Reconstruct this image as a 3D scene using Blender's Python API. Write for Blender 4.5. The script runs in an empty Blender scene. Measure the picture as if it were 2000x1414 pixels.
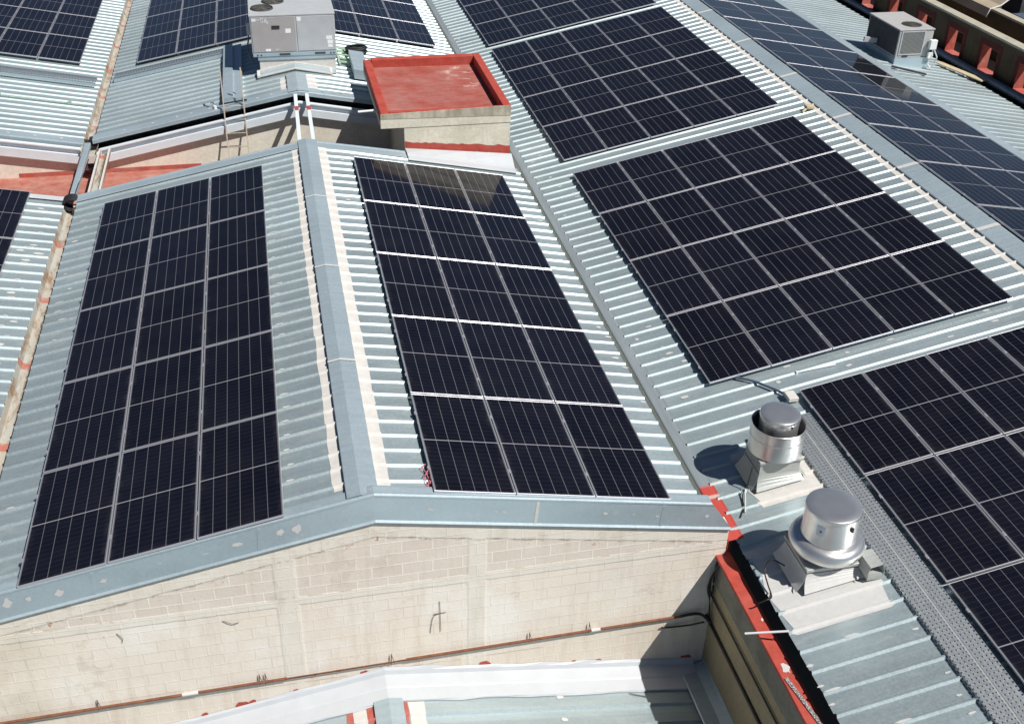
import bpy, bmesh, math, random
from mathutils import Vector, Matrix, Euler
random.seed(7)
SC = bpy.context.scene
COL = SC.collection
rad = math.radians

# ------------------------------------------------------------------ materials
class NT:
    """Small helper that writes shader nodes as expressions."""
    def __init__(s, name):
        s.m = bpy.data.materials.new(name); s.m.use_nodes = True
        s.t = s.m.node_tree; s.t.nodes.clear()
        s.out = s.t.nodes.new('ShaderNodeOutputMaterial')
        s.b = s.t.nodes.new('ShaderNodeBsdfPrincipled')
        s.t.links.new(s.b.outputs[0], s.out.inputs[0])
        s.tc = s.t.nodes.new('ShaderNodeTexCoord')
        s.obj = s.tc.outputs['Object']
        sep = s.t.nodes.new('ShaderNodeSeparateXYZ'); s.t.links.new(s.obj, sep.inputs[0])
        s.x, s.y, s.z = sep.outputs
    def put(s, sock, v):
        if isinstance(v, bpy.types.NodeSocket): s.t.links.new(v, sock)
        elif isinstance(v, (tuple, list)):
            sock.default_value = tuple(v) + ((1,) if len(v) == 3 and sock.type == 'RGBA' else ())
        else: sock.default_value = v
    def set(s, **k):
        al = {'color': 'Base Color', 'rough': 'Roughness', 'metal': 'Metallic', 'normal': 'Normal',
              'spec': 'Specular IOR Level', 'ior': 'IOR', 'coat': 'Coat Weight', 'coatr': 'Coat Roughness', 'alpha': 'Alpha'}
        for a, v in k.items(): s.put(s.b.inputs[al[a]], v)
        return s
    def math(s, op, a, b=0.0, c=0.0, clamp=False):
        n = s.t.nodes.new('ShaderNodeMath'); n.operation = op; n.use_clamp = clamp
        s.put(n.inputs[0], a); s.put(n.inputs[1], b); s.put(n.inputs[2], c)
        return n.outputs[0]
    def add(s, a, b): return s.math('ADD', a, b)
    def sub(s, a, b): return s.math('SUBTRACT', a, b)
    def mul(s, a, b): return s.math('MULTIPLY', a, b)
    def mx(s, a, b): return s.math('MAXIMUM', a, b)
    def mn(s, a, b): return s.math('MINIMUM', a, b)
    def vec(s, x, y, z):
        n = s.t.nodes.new('ShaderNodeCombineXYZ')
        for i, v in enumerate((x, y, z)): s.put(n.inputs[i], v)
        return n.outputs[0]
    def sc(s, x, y, z): return s.vec(s.mul(s.x, x), s.mul(s.y, y), s.mul(s.z, z))
    def noise(s, vec=None, scale=1, detail=4, rough=.55, dist=0):
        n = s.t.nodes.new('ShaderNodeTexNoise'); s.put(n.inputs['Vector'], vec or s.obj)
        n.inputs['Scale'].default_value = scale; n.inputs['Detail'].default_value = detail
        n.inputs['Roughness'].default_value = rough; n.inputs['Distortion'].default_value = dist
        return n.outputs[0]
    def voro(s, vec=None, scale=1, out='Color'):
        n = s.t.nodes.new('ShaderNodeTexVoronoi'); s.put(n.inputs['Vector'], vec or s.obj)
        n.inputs['Scale'].default_value = scale
        return n.outputs[out]
    def white(s, v):
        n = s.t.nodes.new('ShaderNodeTexWhiteNoise'); n.noise_dimensions = '1D'; s.put(n.inputs['W'], v)
        return n.outputs['Value']
    def rng(s, v, a, b, c=0.0, d=1.0, smooth=False):
        n = s.t.nodes.new('ShaderNodeMapRange'); n.interpolation_type = 'SMOOTHSTEP' if smooth else 'LINEAR'
        s.put(n.inputs[0], v)
        for i, q in enumerate((a, b, c, d)): s.put(n.inputs[i+1], q)
        return n.outputs[0]
    def mix(s, f, a, b):
        n = s.t.nodes.new('ShaderNodeMix'); n.data_type = 'RGBA'
        s.put(n.inputs[0], f); s.put(n.inputs[6], a); s.put(n.inputs[7], b)
        return n.outputs[2]
    def tone(s, c, f):
        n = s.t.nodes.new('ShaderNodeMix'); n.data_type = 'RGBA'; n.blend_type = 'MULTIPLY'
        n.inputs[0].default_value = 1; s.put(n.inputs[6], c)
        s.put(n.inputs[7], s.vec(f, f, f)); return n.outputs[2]
    def bump(s, h, strength=.3, dist=.01):
        n = s.t.nodes.new('ShaderNodeBump'); n.inputs['Strength'].default_value = strength
        n.inputs['Distance'].default_value = dist; s.put(n.inputs['Height'], h)
        s.put(s.b.inputs['Normal'], n.outputs[0])
    def band(s, v, c, w, soft=.01):
        return s.rng(s.math('ABSOLUTE', s.sub(v, c)), w/2 + soft, w/2 - soft, 0, 1, True)
    def rand(s):
        n = s.t.nodes.new('ShaderNodeObjectInfo'); return n.outputs['Random']

M = {}
def plain(name, c, rough=.6, metal=0.0, var=.15, scale=6, spec=.5, bump=0):
    n = NT(name); f = n.noise(scale=scale, detail=5)
    n.set(color=n.tone(c, n.rng(f, .25, .75, 1-var, 1+var)), rough=rough, metal=metal, spec=spec)
    if bump: n.bump(n.noise(scale=scale*6, detail=4), bump, .01)
    M[name] = n.m; return n.m

def galv(name, base=(.50, .545, .555), rough=.44, metal=.62, dirt=.18, axis='x', sheets=True, bump=.22):
    n = NT(name)
    sp = n.noise(scale=26, detail=3, rough=.7)
    streak = n.noise(n.sc(.7, 9, 2) if axis == 'x' else n.sc(9, .7, 2), scale=1, detail=5, rough=.6)
    big = n.noise(scale=.55, detail=4)
    f = n.add(n.rng(sp, .3, .7, -.06, .06), n.rng(streak, .3, .7, -.08, .07))
    f = n.add(f, n.rng(big, .3, .7, -.09, .07))
    if sheets:
        f = n.add(f, n.mul(n.sub(n.white(n.math('FLOOR', n.mul(n.y, 1/1.05))), .5), .15))
    c = n.tone(base, n.add(f, 1.0))
    d = n.mul(n.rng(n.noise(n.sc(.9, 3.2, 1), scale=1.3, detail=7, rough=.7), .56, .74), dirt*2.2)
    c = n.mix(d, c, (.40, .37, .31))
    pale = n.rng(n.noise(n.sc(1.1, 5, 1), scale=1.7, detail=6, rough=.7), .63, .72, 0, .5)
    c = n.mix(pale, c, (.66, .68, .67))
    n.set(color=c, metal=n.rng(d, 0, .4, metal, metal*.5), rough=n.rng(sp, .3, .7, rough-.05, rough+.07))
    if bump: n.bump(n.noise(n.sc(3, 1.2, 2), scale=1.1, detail=3), bump, .02)
    M[name] = n.m; return n.m

galv('roof_metal', base=(.445, .53, .55), metal=.56, rough=.46, dirt=.20)
galv('trim_metal', base=(.425, .515, .56), rough=.45, metal=.38, dirt=.08, sheets=False)
galv('old_metal', base=(.47, .49, .47), rough=.52, metal=.35, dirt=.30, sheets=False)
n = NT('alu_metal')
f = n.noise(n.sc(1.5, 1.5, 30), scale=1, detail=3)
n.set(color=n.tone((.80, .80, .79), n.rng(n.noise(scale=2, detail=4), .3, .7, .88, 1.08)), metal=.86, rough=n.rng(f, .3, .7, .26, .35)); M['alu_metal'] = n.m
plain('white_paint', (.50, .525, .55), .45, var=.05, scale=3)
plain('pale_steel', (.70, .76, .80), .45, var=.05, scale=4)
plain('sealant', (.60, .58, .545), .7, var=.10, scale=9)
plain('sealant_white', (.56, .555, .54), .65, var=.06, scale=12)
plain('frame_alu', (.60, .60, .64), .36, .6, var=.04)
plain('black_plastic', (.018, .018, .02), .5, var=.3)
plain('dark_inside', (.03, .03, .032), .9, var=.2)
plain('white_plastic', (.80, .80, .80), .4, var=.04)
plain('label_white', (.85, .85, .84), .6, var=.02)
plain('label_grey', (.74, .77, .80), .6, var=.1, scale=40)
plain('label_blue', (.12, .20, .42), .5, var=.05)
plain('rust_pipe', (.185, .072, .036), .8, var=.35, scale=14)
plain('dark_pipe', (.085, .115, .165), .38, var=.25)
plain('ladder_paint', (.46, .385, .30), .55, var=.25, scale=16)
plain('tan_sheet', (.40, .33, .24), .8, var=.15, scale=2)
plain('plank', (.52, .43, .28), .8, var=.15)
plain('green_mat', (.30, .42, .32), .7, var=.4, scale=20)
plain('dark_roof', (.06, .06, .065), .8, var=.3)
plain('ground_concrete', (.16, .155, .14), .9, var=.2, scale=.8)
plain('cabinet_grey', (.50, .52, .535), .5, .15, var=.07, scale=4)
plain('cabinet_warm', (.40, .375, .37), .55, .1, var=.06, scale=4)
plain('cabinet_tan', (.44, .435, .425), .55, .05, var=.06, scale=4)
plain('coil', (.15, .145, .125), .6, .3, var=.35, scale=60)
plain('brown_marks', (.14, .10, .075), .9, var=.3, scale=30)

def red_paint(name, base, wear, worn):
    n = NT(name)
    a = n.rng(n.noise(scale=2.2, detail=7, rough=.65), .35, .7)
    c = n.mix(n.mul(a, wear), base, worn)
    sp = n.rng(n.noise(scale=17, detail=6, rough=.75), .66, .74, 0, .7)
    c = n.mix(n.mul(sp, wear), c, (.62, .50, .44))
    c = n.tone(c, n.rng(n.noise(scale=6, detail=5), .25, .75, .8, 1.18))
    n.set(color=c, rough=.72, spec=.3); n.bump(n.noise(scale=25, detail=5), .25, .01)
    M[name] = n.m
red_paint('red_paint', (.41, .058, .040), .3, (.46, .16, .125))
red_paint('red_paint_worn', (.42, .085, .065), .95, (.44, .19, .155))
red_paint('red_paint_floor', (.37, .115, .085), .65, (.50, .30, .24))

# red floor of the hut roof: worn paint with pale scuffs
n = NT('hut_roof_floor')
c = n.mix(n.rng(n.noise(scale=1.6, detail=7, rough=.65), .35, .68), (.34, .075, .058), (.38, .165, .14))
c = n.tone(c, n.rng(n.noise(n.sc(2, 9, 1), scale=1.2, detail=6), .3, .7, .86, 1.12))
sc_ = n.rng(n.noise(n.sc(2.2, 3.2, 1), scale=1.0, detail=8, rough=.7), .53, .62, 0, .8)
loc = n.mul(n.rng(n.x, .2, .7, 0, 1, True), n.rng(n.y, -.4, .5, 0, 1, True))
c = n.mix(n.mul(sc_, loc), c, (.66, .52, .46))
c = n.mix(n.rng(n.noise(scale=7, detail=6, rough=.65), .64, .70, 0, .6), c, (.60, .36, .31))
n.set(color=c, rough=.8, spec=.25); n.bump(n.noise(scale=12, detail=6), .3, .01); M['hut_roof_floor'] = n.m

def plaster(name, base, dark, amt=.5, scale=1.2, blocks=0.0, streak=.3):
    n = NT(name)
    a = n.rng(n.noise(scale=scale, detail=8, rough=.65), .35, .72)
    c = n.mix(n.mul(a, amt), base, dark)
    st = n.rng(n.noise(n.sc(7, 7, .6), scale=1, detail=5), .5, .75)
    c = n.mix(n.mul(st, streak), c, dark)
    if blocks:
        br = n.t.nodes.new('ShaderNodeTexBrick'); n.put(br.inputs['Vector'], n.vec(n.add(n.x, n.y), n.z, 0.0))
        br.inputs['Scale'].default_value = 1; br.inputs['Brick Width'].default_value = .4
        br.inputs['Row Height'].default_value = .2; br.inputs['Mortar Size'].default_value = .008
        br.inputs['Mortar Smooth'].default_value = .4
        c = n.mix(n.mul(br.outputs['Fac'], blocks), c, n.tone(dark, .8))
    c = n.tone(c, n.rng(n.noise(scale=14, detail=6), .25, .75, .9, 1.1))
    n.set(color=c, rough=.9, spec=.2); n.bump(n.noise(scale=22, detail=7, rough=.65), .35, .012)
    M[name] = n.m
plaster('cream_wall', (.78, .735, .64), (.62, .56, .46), .6)
plaster('hut_wall', (.74, .69, .57), (.52, .47, .37), .8, 1.6, .18)
plaster('hut_slab', (.58, .53, .42), (.27, .24, .19), .9, 2.4, 0, .8)
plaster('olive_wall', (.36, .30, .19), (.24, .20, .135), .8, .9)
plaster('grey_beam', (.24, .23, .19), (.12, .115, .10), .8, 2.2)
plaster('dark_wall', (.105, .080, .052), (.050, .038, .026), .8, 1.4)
red_paint('red_paint_shaded', (.085, .011, .010), .08, (.07, .02, .015))  # shaded copy of the red: the frames' shade is put into the colour
plaster('coping', (.45, .42, .34), (.30, .28, .22), .7, 2.0)
plaster('tan_wall', (.56, .46, .28), (.45, .37, .23), .6, 1.0)

# block gable wall facing the camera (object space: x across, z up, z=0 at ridge)
n = NT('block_wall')
wob = n.mul(n.sub(n.noise(scale=3.5, detail=4), .5), .035)
xx, zz = n.add(n.x, wob), n.add(n.z, wob)
br = n.t.nodes.new('ShaderNodeTexBrick'); n.put(br.inputs['Vector'], n.vec(n.add(n.x, n.mul(wob, .25)), n.add(n.z, n.mul(wob, .25)), 0.0))
br.inputs['Scale'].default_value = 1; br.inputs['Brick Width'].default_value = .42
br.inputs['Row Height'].default_value = .205; br.inputs['Mortar Size'].default_value = .011
br.inputs['Mortar Smooth'].default_value = .3; br.inputs['Bias'].default_value = 0
br.inputs['Color1'].default_value = (.68, .60, .52, 1); br.inputs['Color2'].default_value = (.73, .66, .57, 1)
br.inputs['Mortar'].default_value = (.83, .76, .68, 1)
tint = n.rng(n.noise(n.vec(n.mul(n.x, .8), 3.0, n.mul(n.z, 1.6)), scale=.9, detail=5, rough=.6), .38, .62)
upper = n.rng(n.z, -1.68, -1.60, 0, 1, True)
patch = n.rng(n.noise(scale=.8, detail=5, rough=.6), .38, .62)
cream = n.mix(n.rng(n.noise(scale=2.1, detail=7, rough=.65), .35, .7), (.82, .75, .66), (.76, .68, .585))
blk = br.outputs['Color']
c_up = n.mix(n.rng(patch, .2, 1, .0, .45), blk, cream)
lowblk = n.mix(n.mul(br.outputs['Fac'], .75), cream, (.66, .58, .485))
c_lo = n.mix(n.rng(n.noise(n.vec(n.add(n.x, 31.), 0.0, n.z), scale=.9, detail=5), .34, .58), lowblk, cream)
c_lo = n.mix(n.mul(tint, .5), c_lo, (.83, .75, .635))
wash = n.rng(n.noise(n.vec(n.add(n.x, 7.0), 1.0, n.mul(n.z, 1.3)), scale=.75, detail=6, rough=.62), .50, .64, 0, .8)
c_lo = n.mix(wash, c_lo, (.86, .82, .76))
c = n.mix(upper, c_lo, c_up)
below = n.rng(n.z, -3.16, -3.12, 1, 0, True)
c = n.mix(n.mul(below, .65), c, n.mix(.45, blk, (.73, .65, .53)))
ax = n.math('ABSOLUTE', n.sub(n.x, .08))
edge = n.add(n.z, n.mul(ax, .182))                  # height measured from the roof line
beam_top = n.rng(n.add(edge, wob), -.70, -.67, 0, 1, True)
beam_mid = n.band(zz, -1.66, .15, .012)
col1 = n.mul(n.band(xx, -1.16, .30, .02), n.rng(n.z, -3.2, -3.1, 0, 1, True))
col2 = n.band(xx, 1.47, .26, .02)
conc = n.mx(n.mx(beam_top, beam_mid), n.mx(col1, col2))
concc = n.mix(n.rng(n.noise(scale=3, detail=6), .35, .7), (.80, .755, .67), (.73, .68, .585))
c = n.mix(n.mul(conc, .8), c, concc)
crack = n.mul(n.band(n.add(edge, n.mul(wob, 3.5)), -.70, .03, .018), n.rng(n.noise(scale=5, detail=7, rough=.75), .50, .58))
crack2 = n.mul(n.band(zz, -1.585, .014, .008), n.rng(n.noise(scale=4, detail=5, rough=.7), .52, .58))
crack3 = n.mul(n.band(zz, -3.27, .014, .007), n.rng(n.noise(scale=2, detail=5), .40, .5))
crack = n.mx(n.mx(crack, crack2), crack3)
c = n.mix(n.mul(crack, .6), c, (.22, .175, .13))
ch = n.mul(n.band(edge, -.72, .12, .05), n.rng(n.noise(scale=6.5, detail=5, rough=.6), .63, .665))
c = n.mix(n.mul(ch, .8), c, (.45, .16, .09))
dirt = n.rng(n.noise(n.sc(6, 1, .7), scale=1, detail=6, rough=.6), .52, .78, 0, .35)
c = n.mix(dirt, c, (.47, .40, .31))
rainb = n.mul(n.rng(n.noise(n.sc(4, 1, .5), scale=1.4, detail=6), .48, .7), n.rng(n.z, -2.3, -3.3, 0, .28))
c = n.mix(rainb, c, (.50, .33, .21))
lft = n.mul(n.rng(n.x, -4.1, -4.9, 0, .5), n.rng(n.noise(scale=1.8, detail=6), .35, .65))
c = n.mix(lft, c, (.46, .39, .29))
topd = n.mul(n.rng(edge, -1.05, -.60, 0, 1), n.rng(n.noise(n.vec(n.x, 5.0, n.mul(n.z, 2)), scale=2.6, detail=7, rough=.7), .55, .68, 0, .5))
c = n.mix(topd, c, (.46, .36, .27))
peel = n.mul(n.rng(n.noise(n.vec(n.x, 9.0, n.z), scale=1.5, detail=7, rough=.65), .60, .66, 0, .55), n.rng(n.z, -3.1, -2.9, 0, 1))
c = n.mix(peel, c, (.60, .53, .44))
specks = n.rng(n.noise(scale=23, detail=3, rough=.5), .70, .73, 0, .6)
c = n.mix(specks, c, (.26, .22, .17))
n.set(color=c, rough=.92, spec=.15)
h = n.add(n.mul(br.outputs['Fac'], .25), n.add(n.mul(conc, .6), n.mul(n.noise(scale=18, detail=7, rough=.65), .5)))
n.bump(h, .45, .02); M['block_wall'] = n.m

# photovoltaic laminate (object space of one panel: x across, y along, 1.134 x 2.332)
PWID, PLEN = 1.134, 2.318
n = NT('solar_cells')
rx = n.mul(n.sub(n.x, .022), 6/(PWID-.044))
fx = n.math('ABSOLUTE', n.sub(n.math('FRACT', n.add(rx, .5)), .5))
colgap = n.rng(fx, .018, .030, 1, 0)
half = (PLEN-.044)/2
ry = n.mul(n.math('ABSOLUTE', n.sub(n.y, PLEN/2)), 12/half)
fy = n.math('ABSOLUTE', n.sub(n.math('FRACT', n.add(ry, .5)), .5))
rowgap = n.rng(fy, .020, .050, 1, 0)
mid = n.rng(n.math('ABSOLUTE', n.sub(n.y, PLEN/2)), .007, .011, 1, 0)
# busbars: ten fine wires per cell
bx = n.math('ABSOLUTE', n.sub(n.math('FRACT', n.mul(rx, 10)), .5))
bus = n.rng(bx, .44, .49, 0, 1)
rnd = n.rand()
cell = n.mix(n.noise(n.vec(n.math('FLOOR', rx), n.math('FLOOR', n.mul(n.y, 24/PLEN)), n.mul(rnd, 60)), scale=.9, detail=1), (.003, .0035, .0085), (.0055, .006, .0125))
cell = n.tone(cell, n.rng(rnd, 0, 1, .85, 1.2))
c = n.mix(n.mul(bus, .03), cell, (.25, .25, .28))
c = n.mix(n.mul(rowgap, .05), c, (.30, .30, .33))
c = n.mix(n.mul(colgap, .33), c, (.36, .36, .38))
c = n.mix(n.mul(mid, .45), c, (.58, .58, .62))
dust = n.rng(n.noise(n.vec(n.add(n.x, n.mul(rnd, 31)), n.y, rnd), scale=1.6, detail=6, rough=.6), .35, .8, .0, .012)
edg = n.math('MINIMUM', n.mn(n.x, n.sub(PWID, n.x)), n.mn(n.y, n.sub(PLEN, n.y)))
dust = n.add(dust, n.mul(n.rng(edg, .10, .015, 0, 1), n.rng(n.noise(n.vec(n.x, n.y, n.mul(rnd, 17)), scale=5, detail=5), .45, .75, 0, .05)))
c = n.mix(dust, c, (.45, .43, .38))
n.set(color=c, rough=.08, spec=.36, ior=1.42); M['solar_cells'] = n.m
plain('panel_back', (.55, .55, .56), .6)

# perforated tray cover: slots are real see-through holes of the sheet
def perforated(name, px, py, sx, sy, base=(.40, .43, .45), axis=('x', 'y')):
    n = NT(name)
    a = {'x': n.x, 'y': n.y, 'z': n.z}
    u, v = a[axis[0]], a[axis[1]]
    fu = n.math('ABSOLUTE', n.sub(n.math('FRACT', n.mul(u, 1/px)), .5))
    fv = n.math('ABSOLUTE', n.sub(n.math('FRACT', n.mul(v, 1/py)), .5))
    hole = n.mul(n.math('LESS_THAN', fu, sx), n.math('LESS_THAN', fv, sy))
    sp = n.noise(scale=30, detail=3, rough=.7)
    n.set(color=n.tone(base, n.rng(sp, .3, .7, .85, 1.15)), metal=.7, rough=n.rng(sp, .3, .7, .35, .5))
    tr = n.t.nodes.new('ShaderNodeBsdfTransparent'); mxs = n.t.nodes.new('ShaderNodeMixShader')
    n.t.links.new(hole, mxs.inputs[0]); n.t.links.new(n.b.outputs[0], mxs.inputs[1]); n.t.links.new(tr.outputs[0], mxs.inputs[2])
    n.t.links.new(mxs.outputs[0], n.out.inputs[0]); M[name] = n.m
perforated('perforated_top', .0585, .066, .34, .17, base=(.56, .60, .62))
perforated('perforated_side', .088, .045, .30, .24, axis=('y', 'z'))
perforated('perforated_cross', .075, .05, .30, .25, base=(.42, .46, .48))

# gutter: cream and grey weathered channel with red joints and brown rust, plus painted eave shade
n = NT('gutter_old')
a = n.rng(n.noise(n.sc(6, .8, 2), scale=1, detail=7, rough=.65), .35, .65)
c = n.mix(a, (.47, .41, .33), (.43, .465, .45))
c = n.mix(n.rng(n.noise(n.sc(5, 1.3, 1), scale=1.2, detail=7, rough=.7), .47, .62, 0, .9), c, (.27, .165, .09))
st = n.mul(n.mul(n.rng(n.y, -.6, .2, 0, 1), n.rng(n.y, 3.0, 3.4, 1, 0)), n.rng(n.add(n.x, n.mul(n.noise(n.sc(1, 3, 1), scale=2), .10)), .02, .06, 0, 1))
c = n.mix(n.mul(st, .85), c, (.16, .10, .055))  # brown shade of the ribbed eave, painted along the channel's right side
red = n.rng(n.math('ABSOLUTE', n.sub(n.math('FRACT', n.add(n.mul(n.y, 1/2.35), n.mul(n.noise(scale=5), .03))), .5)), .035, .05, 1, 0)
c = n.mix(n.mul(red, n.rng(n.noise(scale=4, detail=5), .35, .5, .3, .9)), c, (.45, .14, .10))
n.set(color=c, rough=.75, metal=.1); n.bump(n.noise(scale=12, detail=5), .3, .01); M['gutter_old'] = n.m

n = NT('valley_strip')
f = n.rng(n.noise(n.sc(9, .8, 2), scale=1, detail=6), .3, .7, .85, 1.1)
c = n.tone((.40, .455, .48), f)
c = n.mix(n.rng(n.noise(n.sc(3, 1.2, 1), scale=1.6, detail=7, rough=.7), .66, .70, 0, .8), c, (.62, .55, .50))
c = n.mix(n.rng(n.noise(n.vec(n.mul(n.x, 4), n.add(n.y, 9.), 0.0), scale=1.9, detail=5, rough=.6), .70, .72, 0, .9), c, (.48, .09, .10))
nearend = n.mul(n.rng(n.y, -10.65, -10.75, 0, 1), n.rng(n.noise(scale=7, detail=5), .22, .28))
pale = n.band(n.y, -10.98, .08, .02)
c = n.mix(nearend, c, (.50, .075, .06)); c = n.mix(n.mul(pale, .8), c, (.62, .52, .46))
n.set(color=c, rough=.5, metal=n.rng(nearend, 0, 1, .5, 0)); M['valley_strip'] = n.m

# ------------------------------------------------------------------ geometry helpers
class MB:
    def __init__(s): s.bm = bmesh.new(); s.round = False
    def face(s, pts):
        try: return s.bm.faces.new([s.bm.verts.new(p) for p in pts])
        except ValueError: pass
    def hexa(s, p):
        v = [s.bm.verts.new(q) for q in p]
        for f in ((3, 2, 1, 0), (4, 5, 6, 7), (0, 1, 5, 4), (1, 2, 6, 5), (2, 3, 7, 6), (3, 0, 4, 7)):
            s.bm.faces.new([v[i] for i in f])
        return v
    def box(s, x0, x1, y0, y1, z0, z1, bev=0, seg=2):
        v = s.hexa([(x0, y0, z0), (x1, y0, z0), (x1, y1, z0), (x0, y1, z0), (x0, y0, z1), (x1, y0, z1), (x1, y1, z1), (x0, y1, z1)])
        if bev:
            es = list({e for q in v for e in q.link_edges})
            bmesh.ops.bevel(s.bm, geom=es, offset=bev, segments=seg, affect='EDGES', profile=.5)
        return s
    def prism(s, poly, axis, a, b):
        """closed polygon (2D) extruded along an axis between a and b"""
        def P(q, t): return {'y': (q[0], t, q[1]), 'x': (t, q[0], q[1]), 'z': (q[0], q[1], t)}[axis]
        A = [s.bm.verts.new(P(q, a)) for q in poly]; B = [s.bm.verts.new(P(q, b)) for q in poly]
        k = len(poly)
        s.bm.faces.new(A[::-1]); s.bm.faces.new(B)
        for i in range(k): s.bm.faces.new([A[i], A[(i+1) % k], B[(i+1) % k], B[i]])
        return s
    def ribbon(s, line, a, b, axis='y'):
        """open profile (2D) swept along an axis"""
        def P(q, t): return {'y': (q[0], t, q[1]), 'x': (t, q[0], q[1])}[axis]
        A = [s.bm.verts.new(P(q, a)) for q in line]; B = [s.bm.verts.new(P(q, b)) for q in line]
        for i in range(len(line)-1): s.bm.faces.new([A[i], A[i+1], B[i+1], B[i]])
        return s
    def tube(s, pts, r, seg=10, caps=True):
        s.round = True
        pts = [Vector(p) for p in pts]; rings = []
        for i, p in enumerate(pts):
            d = (pts[min(i+1, len(pts)-1)] - pts[max(i-1, 0)]).normalized()
            u = d.cross(Vector((0, 0, 1)))
            if u.length < .05: u = d.cross(Vector((0, 1, 0)))
            u.normalize(); w = u.cross(d)
            rings.append([s.bm.verts.new(p + r*(math.cos(t)*u + math.sin(t)*w)) for t in [2*math.pi*k/seg for k in range(seg)]])
        for A, B in zip(rings, rings[1:]):
            for k in range(seg): s.bm.faces.new([A[k], A[(k+1) % seg], B[(k+1) % seg], B[k]])
        if caps: s.bm.faces.new(rings[0][::-1]); s.bm.faces.new(rings[-1])
        return s
    def cable(s, pts, r, seg=7, n=6):
        P = [Vector(p) for p in pts]; P = [P[0]*2-P[1]] + P + [P[-1]*2-P[-2]]; out = []
        for a, b, c, d in zip(P, P[1:], P[2:], P[3:]):
            for k in range(n):
                t = k/n
                out.append(.5*((2*b) + (c-a)*t + (2*a-5*b+4*c-d)*t*t + (3*b-a-3*c+d)*t**3))
        return s.tube(out + [P[-2]], r, seg)
    def bar(s, a, b, w, h):
        a, b = Vector(a), Vector(b); d = (b-a).normalized()
        u = d.cross(Vector((0, 0, 1)))
        if u.length < .05: u = Vector((1, 0, 0))
        u.normalize(); v = u.cross(d).normalized()
        q = [(-w/2, -h/2), (w/2, -h/2), (w/2, h/2), (-w/2, h/2)]
        s.hexa([a+u*i+v*j for i, j in q] + [b+u*i+v*j for i, j in q]); return s
    def lathe(s, c, prof, seg=48):
        s.round = True; rings = []
        for r, z in prof:
            if r < 1e-4: rings.append([s.bm.verts.new((c[0], c[1], z))])
            else: rings.append([s.bm.verts.new((c[0]+r*math.cos(2*math.pi*k/seg), c[1]+r*math.sin(2*math.pi*k/seg), z)) for k in range(seg)])
        for A, B in zip(rings, rings[1:]):
            for k in range(seg):
                a, b = A[k % len(A)], A[(k+1) % len(A)]; d, e = B[k % len(B)], B[(k+1) % len(B)]
                f = [a]
                for q in (b, e, d):
                    if q not in f: f.append(q)
                if len(f) > 2: s.bm.faces.new(f)
        return s
    def blob(s, c, u, v, ru, rv, n=9, jit=.35):
        """flat irregular dab lying in the plane spanned by u and v"""
        c, u, v = Vector(c), Vector(u), Vector(v)
        s.face([c + u*ru*math.cos(t)*(1+random.uniform(-jit, jit)) + v*rv*math.sin(t)*(1+random.uniform(-jit, jit)) for t in [2*math.pi*k/n for k in range(n)]])
    def link(s, name, mat, parent=None, loc=(0, 0, 0), sharp=32, solid=0):
        bm = s.bm
        bmesh.ops.recalc_face_normals(bm, faces=bm.faces)
        if loc != (0, 0, 0): bmesh.ops.translate(bm, vec=-Vector(loc), verts=bm.verts)
        me = bpy.data.meshes.new(name); bm.to_mesh(me); bm.free()
        if s.round:
            for p in me.polygons: p.use_smooth = True
            me.set_sharp_from_angle(angle=rad(sharp))
        me.materials.append(M[mat])
        o = bpy.data.objects.new(name, me); COL.objects.link(o)
        if parent: o.parent = parent
        else: o.location = loc
        if solid:
            md = o.modifiers.new('thickness', 'SOLIDIFY'); md.thickness = solid; md.offset = -1
        return o

class Thing:
    def __init__(s, name, label, cat, loc=(0, 0, 0), group=None):
        s.loc = tuple(loc); s.o = bpy.data.objects.new(name, None); COL.objects.link(s.o)
        s.o.location = loc; s.o.empty_display_size = .2
        s.o['label'] = label; s.o['category'] = cat
        if group: s.o['group'] = group
    def part(s, name, mb, mat, parent=None, **k):
        o = mb.link(name, mat, None, s.loc, **k)
        o.location = (0, 0, 0); o.parent = parent or s.o
        return o
def single(name, label, cat, mb, mat, loc, group=None, **k):
    o = mb.link(name, mat, None, tuple(loc), **k)
    o['label'] = label; o['category'] = cat
    if group: o['group'] = group
    return o
def structure(name, mb, mat, **k):
    o = mb.link(name, mat, None, (0, 0, 0), **k); o['kind'] = 'structure'; return o

# ------------------------------------------------------------------ the roofs as planes
TG, TQ, TD = math.tan(rad(11.04)), math.tan(rad(11.75)), math.tan(rad(9.59))
TV = math.tan(rad(10.5))
RX = -.08                                             # ridge of the gables
def zG(x): return -abs(x)*TG
def zQ(x): return -1.4503 + (x-6.2871)*TQ
def zD(x): return -.034 - (x-13.195)*TD
def zV(x): return -1.10 + (-5.35-x)*TV
def zA(x): return -3.40 - .165*abs(x-.1)
QX = 13.139                                           # ridge of the right-hand roof
PITCH, RIBH = .35, .032
def rib_profile(y0, y1, phase, pitch=PITCH, h=RIBH):
    pts = [(y0, 0)]; k = math.floor((y0-phase)/pitch)
    while True:
        c = phase + k*pitch; k += 1
        if c - .05 <= y0 + .005: continue
        if c + .05 >= y1 - .005: break
        pts += [(c-.038, 0), (c-.011, h), (c+.011, h), (c+.038, 0)]
    return pts + [(y1, 0)]
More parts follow.
